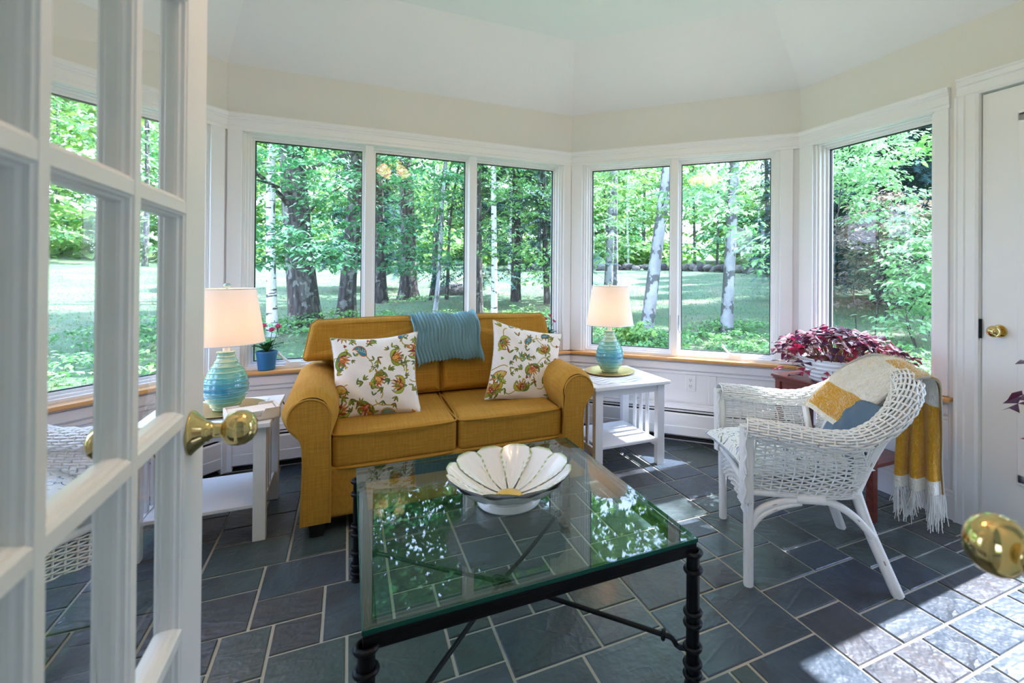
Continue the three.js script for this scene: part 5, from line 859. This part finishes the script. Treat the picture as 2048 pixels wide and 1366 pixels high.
// shrubs and spruces seen through the single right window
function shrub(label, blobs, tones, size, group) { const s = thing('garden_shrub', label, 'shrub', [0, 0, 0], 0, group), st = []; for (const b of blobs.slice(0, 3)) for (let k = 0; k < 1; k++) { const x = b[0] + rr(-0.3, 0.3), z = b[2] + rr(-0.3, 0.3), y = land(x, z); st.push(tube([[x, y - 0.05, z], [x + rr(-0.2, 0.2), (y + b[1]) / 2, z + rr(-0.2, 0.2)], [b[0] + rr(-0.5, 0.5) * b[3], b[1], b[2] + rr(-0.5, 0.5) * b[5]]], 0.011, 8, 5)); } mesh('stems', merge(st), M.bark, s); foliage(s, blobs.map((b) => [...b.slice(0, 6), Math.round(b[6] * 2.2)]), 12, size, tones); }
shrub('tall pale green shrub filling the top of the right window', [[7.6, 3.2, -5.4, 0.7, 0.5, 0.6, 40], [9.0, 3.5, -5.8, 0.9, 0.5, 0.7, 44], [8.6, 2.9, -6.0, 0.6, 0.4, 0.6, 26], [8.2, 2.4, -5.2, 0.7, 0.5, 0.5, 22]], LEAF.pale, 0.1);
shrub('broad leaved shrub with rosy brown new growth outside the right window', [[10.7, 2.5, -6.4, 0.9, 0.6, 0.8, 44], [11.9, 2.3, -7.8, 1.2, 0.6, 1.0, 50], [10.6, 1.9, -6.9, 0.9, 0.4, 0.8, 34], [12.4, 1.5, -7.6, 1.0, 0.4, 0.9, 34], [12.2, 0.8, -8.4, 1.6, 0.5, 1.0, 34]], LEAF.rose, 0.12);
shrub('glossy green shrub low at the right side of the right window', [[9.8, 1.5, -5.4, 0.8, 0.6, 0.6, 46], [10.8, 2.1, -6.0, 0.7, 0.5, 0.6, 40], [9.4, 0.9, -5.2, 0.6, 0.3, 0.5, 20], [9.8, 0.4, -5.5, 0.8, 0.3, 0.5, 20]], LEAF.pale, 0.13);
function spruce(label, x, z, h, r, group) {
  const t = thing('spruce_tree', label, 'tree', [0, 0, 0], 0, group), y0 = land(x, z); mesh('trunk', trunkGeo([x, y0, z], [x, y0 + 4, z], 0.34, h, 0.02, 1.2), M.bark, t);
  const bl = []; for (let k = 0; k < 26; k++) { const f = k / 26; for (let j = 0; j < 5; j++) { const a = rnd() * 6.3, q = r * (1 - f) * rr(0.45, 0.95); bl.push([x + q * Math.cos(a), y0 + 0.9 + (h - 1) * f, z + q * Math.sin(a), 0.35 * r * (1 - f) + 0.1, 0.18, 0.35 * r * (1 - f) + 0.1, 5]); } }
  foliage(t, bl, 7, 0.5, LEAF.spruce, M.needle, needleGeo, 'needles', 0.2);
}
for (const [x, z, h, r] of [[16, -8.5, 12, 2.6], [15, -9.6, 9, 2.4], [17.5, -9.8, 12, 2.8], [18.5, -11.5, 14, 3], [14.5, -11, 12, 2.2], [21, -15.5, 14, 3], [20, -5.5, 13, 3], [25.5, -21, 15, 3], [27.5, -24, 15, 2.8], [24, -18, 14, 2.6]]) spruce('dark blue green spruce at the lawn edge beyond the bay', x, z, h, r, 'dark spruces at the lawn edge');
spruce('feathery hemlock hanging its branches in the window behind the sofa throw', 5.2, -15.6, 12, 2.6);
spruce('lone young hemlock between the trunks behind the massive maple', 0.9, -21, 9, 1.6);
// far woodland: single trees along the edge of the lawn
{
  let k = 0;
  for (let i = 0; i < 62; i++) {
    const a = R(-48 + 128 * (i + rr(-0.3, 0.3)) / 61), r = rr(37, 56), x = 0.46 + r * Math.sin(a), z = -1.2 - r * Math.cos(a), y = land(x, z), h = rr(12, 17), tn = [LEAF.lime, LEAF.fresh, LEAF.lime, LEAF.deep, LEAF.pale][i % 5];
    const kind = (i % 7 === 3 ? 'white barked' : 'dark barked') + ' woodland tree with ' + ['lime', 'fresh green', 'lime', 'deep green', 'pale green'][i % 5] + ' leaves';
    const t = thing('woodland_tree', 'far ' + kind + ' beyond the lawn', 'tree', [0, 0, 0], 0, 'far ' + kind);
    mesh('trunk', trunkGeo([x, y, z], [x + rr(-0.2, 0.2), y + 4, z], rr(0.2, 0.42), h, 0.25, 1.2), i % 7 === 3 ? M.birch : M.bark, t);
    foliage(t, [[x, y + h * 0.75, z, 3, h * 0.32, 3, 60], [x, y + h * 0.42, z, 2.6, h * 0.16, 2.6, 34], [x + rr(-1, 1), y + 2.2, z + rr(-1, 1), 1.6, 1.2, 1.6, rnd() < 0.55 ? 22 : 6]], 12, 0.36, tn);
  }
  const u = thing('woodland_foliage', 'dense sunlit leaf mass deep in the woodland', 'foliage', [0, 0, 0], 0, null, 'stuff'), bl = [];
  for (let i = 0; i < 170; i++) { const a = R(-56 + 146 * rnd()), r = rr(57, 70); const x = 0.46 + r * Math.sin(a), z = -1.2 - r * Math.cos(a); bl.push([x, land(x, z) + rr(0.5, 18), z, 4, 4, 4, 30]); }
  for (let i = 0; i < 130; i++) { const a = R(-56 + 146 * rnd()), r = rr(44, 56), x = 0.46 + r * Math.sin(a), z = -1.2 - r * Math.cos(a); bl.push([x, land(x, z) + rr(0.3, 3.2), z, 2.5, 1.2, 2.5, 10]); }
  foliage(u, bl, 12, 1.1, LEAF.lime, M.leaf, leafGeo, 'leaf_mass', 0.4);
}
// low dry-stone wall along the woodland edge
{
  const w = thing('stone_wall', 'low dark fieldstone wall along the far lawn edge', 'wall', [0, 0, 0]), base = [0, 1, 2].map((s) => { const g = new THREE.IcosahedronGeometry(0.5, 1), p = g.attributes.position; for (let i = 0; i < p.count; i++) { const k = 0.8 + 0.35 * vnoise(p.getX(i) * 3 + s * 9 + 20, p.getY(i) * 3 + p.getZ(i) * 2 + 20, 512, s); p.setXYZ(i, p.getX(i) * k, p.getY(i) * k * 0.7, p.getZ(i) * k); } g.computeVertexNormals(); return g; }), sm = [0x56524c, 0x44413e, 0x66625a].map((c) => std({ color: c, roughness: 1, bumpMap: T.coarse, bumpScale: 0.02 }));
  const line = [[12, -35], [20.5, -33.5], [25, -24.6], [24.4, -19], [23.5, -15], [22, -10], [21, -6]];
  const cv = new THREE.CatmullRomCurve3(line.map(([x, z]) => V(x, 0, z)));
  for (let k = 0; k < 120; k++) { const p = cv.getPointAt(k / 119), m = mesh('stone', base[k % 3], sm[Math.floor(rnd() * 3)], w); m.position.set(p.x + rr(-0.2, 0.2), land(p.x, p.z) + (k % 2 ? 0.28 : 0.08), p.z + rr(-0.2, 0.2)); m.rotation.set(rnd() * 6, rnd() * 6, 0); m.scale.setScalar(rr(0.45, 0.85)); }
}
{
  const b = thing('boulder', 'rounded grey boulder on the lawn beside the thin stems', 'boulder', [3.65, 0.38, -18.65]); const g = new THREE.IcosahedronGeometry(0.5, 3), p = g.attributes.position; for (let i = 0; i < p.count; i++) { const k = 0.85 + 0.3 * vnoise(p.getX(i) * 3 + 30, p.getY(i) * 3 + p.getZ(i) * 2 + 30, 512, 5); p.setXYZ(i, p.getX(i) * k * 1.4, p.getY(i) * k * 0.8, p.getZ(i) * k); } g.computeVertexNormals(); mesh('stone', g, std({ color: 0x5a5853, roughness: 1, bumpMap: T.coarse, bumpScale: 0.03 }), b);
}
// low plants: ground cover below the rear windows, ferns, rough grass
{
  const c = thing('ground_cover', 'leafy green ground cover under the windows and round the tree feet', 'ground cover', [0, 0, 0], 0, null, 'stuff'), bl = [];
  for (let k = 0; k < 420; k++) { const near = k < 260, x = near ? rr(-4.5, 5.5) : rr(3, 9), z = near ? -4.6 - 8.2 * Math.pow(rnd(), 1.4) : rr(-9, -4.4); if (!near && x < 3.5 + (z + 4.4) * -0.1) continue; const h = near ? rr(0.05, 0.34) : rr(0.03, 0.15); bl.push([x, land(x, z) + h, z, 0.4, 0.12, 0.4, near ? 8 : 5]); }
  for (const [x, z] of [[-0.9, -12.2], [-0.06, -13.4], [0.4, -12.9], [-1.7, -11.2], [1.9, -17], [5.3, -7.6], [7.5, -7.9]]) for (let k = 0; k < 6; k++) bl.push([x + rr(-0.7, 0.7), land(x, z) + rr(0.05, 0.3), z + rr(-0.5, 0.7), 0.35, 0.15, 0.35, 6]);
  foliage(c, bl, 9, 0.09, LEAF.fresh, M.leaf, leafGeo, 'leaves', 0.4);
  const f = thing('fern_clump', 'upright fern clump outside the window behind the right lamp', 'fern', [4.6, land(4.6, -7.2), -7.2]); const fr = []; for (let k = 0; k < 14; k++) { const a = k * 0.45 * 2, l = rr(0.5, 0.85), L = []; for (let i = 0; i <= 6; i++) { const t = i / 6; L.push([Math.cos(a) * l * 0.5 * t * t, l * (t - 0.25 * t * t), Math.sin(a) * l * 0.5 * t * t]); } fr.push(L); }
  mesh('stalks', strands(fr, 0.006), std({ color: 0x6a8a3a, roughness: 0.8 }), f);
  const bl2 = fr.flatMap((L) => L.slice(1).map((p) => [p[0], p[1], p[2], 0.05, 0.02, 0.05, 3])); foliage(f, bl2, 5, 0.1, LEAF.lime, M.leaf, leafGeo, 'fronds', 0.15);
  const g = thing('grass_tufts', 'rough grass blades standing up from the lawn', 'grass', [0, 0, 0], 0, null, 'stuff'), N = 60000, im = new THREE.InstancedMesh(bladeGeo, M.needle, N); im.name = 'blades'; im.userData.kind = 'stuff'; im.castShadow = im.receiveShadow = true;
  for (let k = 0; k < N; k++) { const a = R(rr(-62, 100)), r = 5 + 27 * Math.pow(rnd(), 1.3), x = 0.46 + r * Math.sin(a), z = -1.2 - r * Math.cos(a), s = rr(0.03, 0.09); EU.set(0, rnd() * 6.3, 0); Q.setFromEuler(EU); MX.compose(V(x, land(x, z) - 0.005, z), Q, V(s * 1.2, s, s * 1.2)); im.setMatrixAt(k, MX); CO.setHex([0x66874c, 0x86a468, 0x76905a, 0xa09c70][Math.floor(rnd() * 3.4)]); im.setColorAt(k, CO); }
  g.add(im);
}
renderer.render(scene, camera);
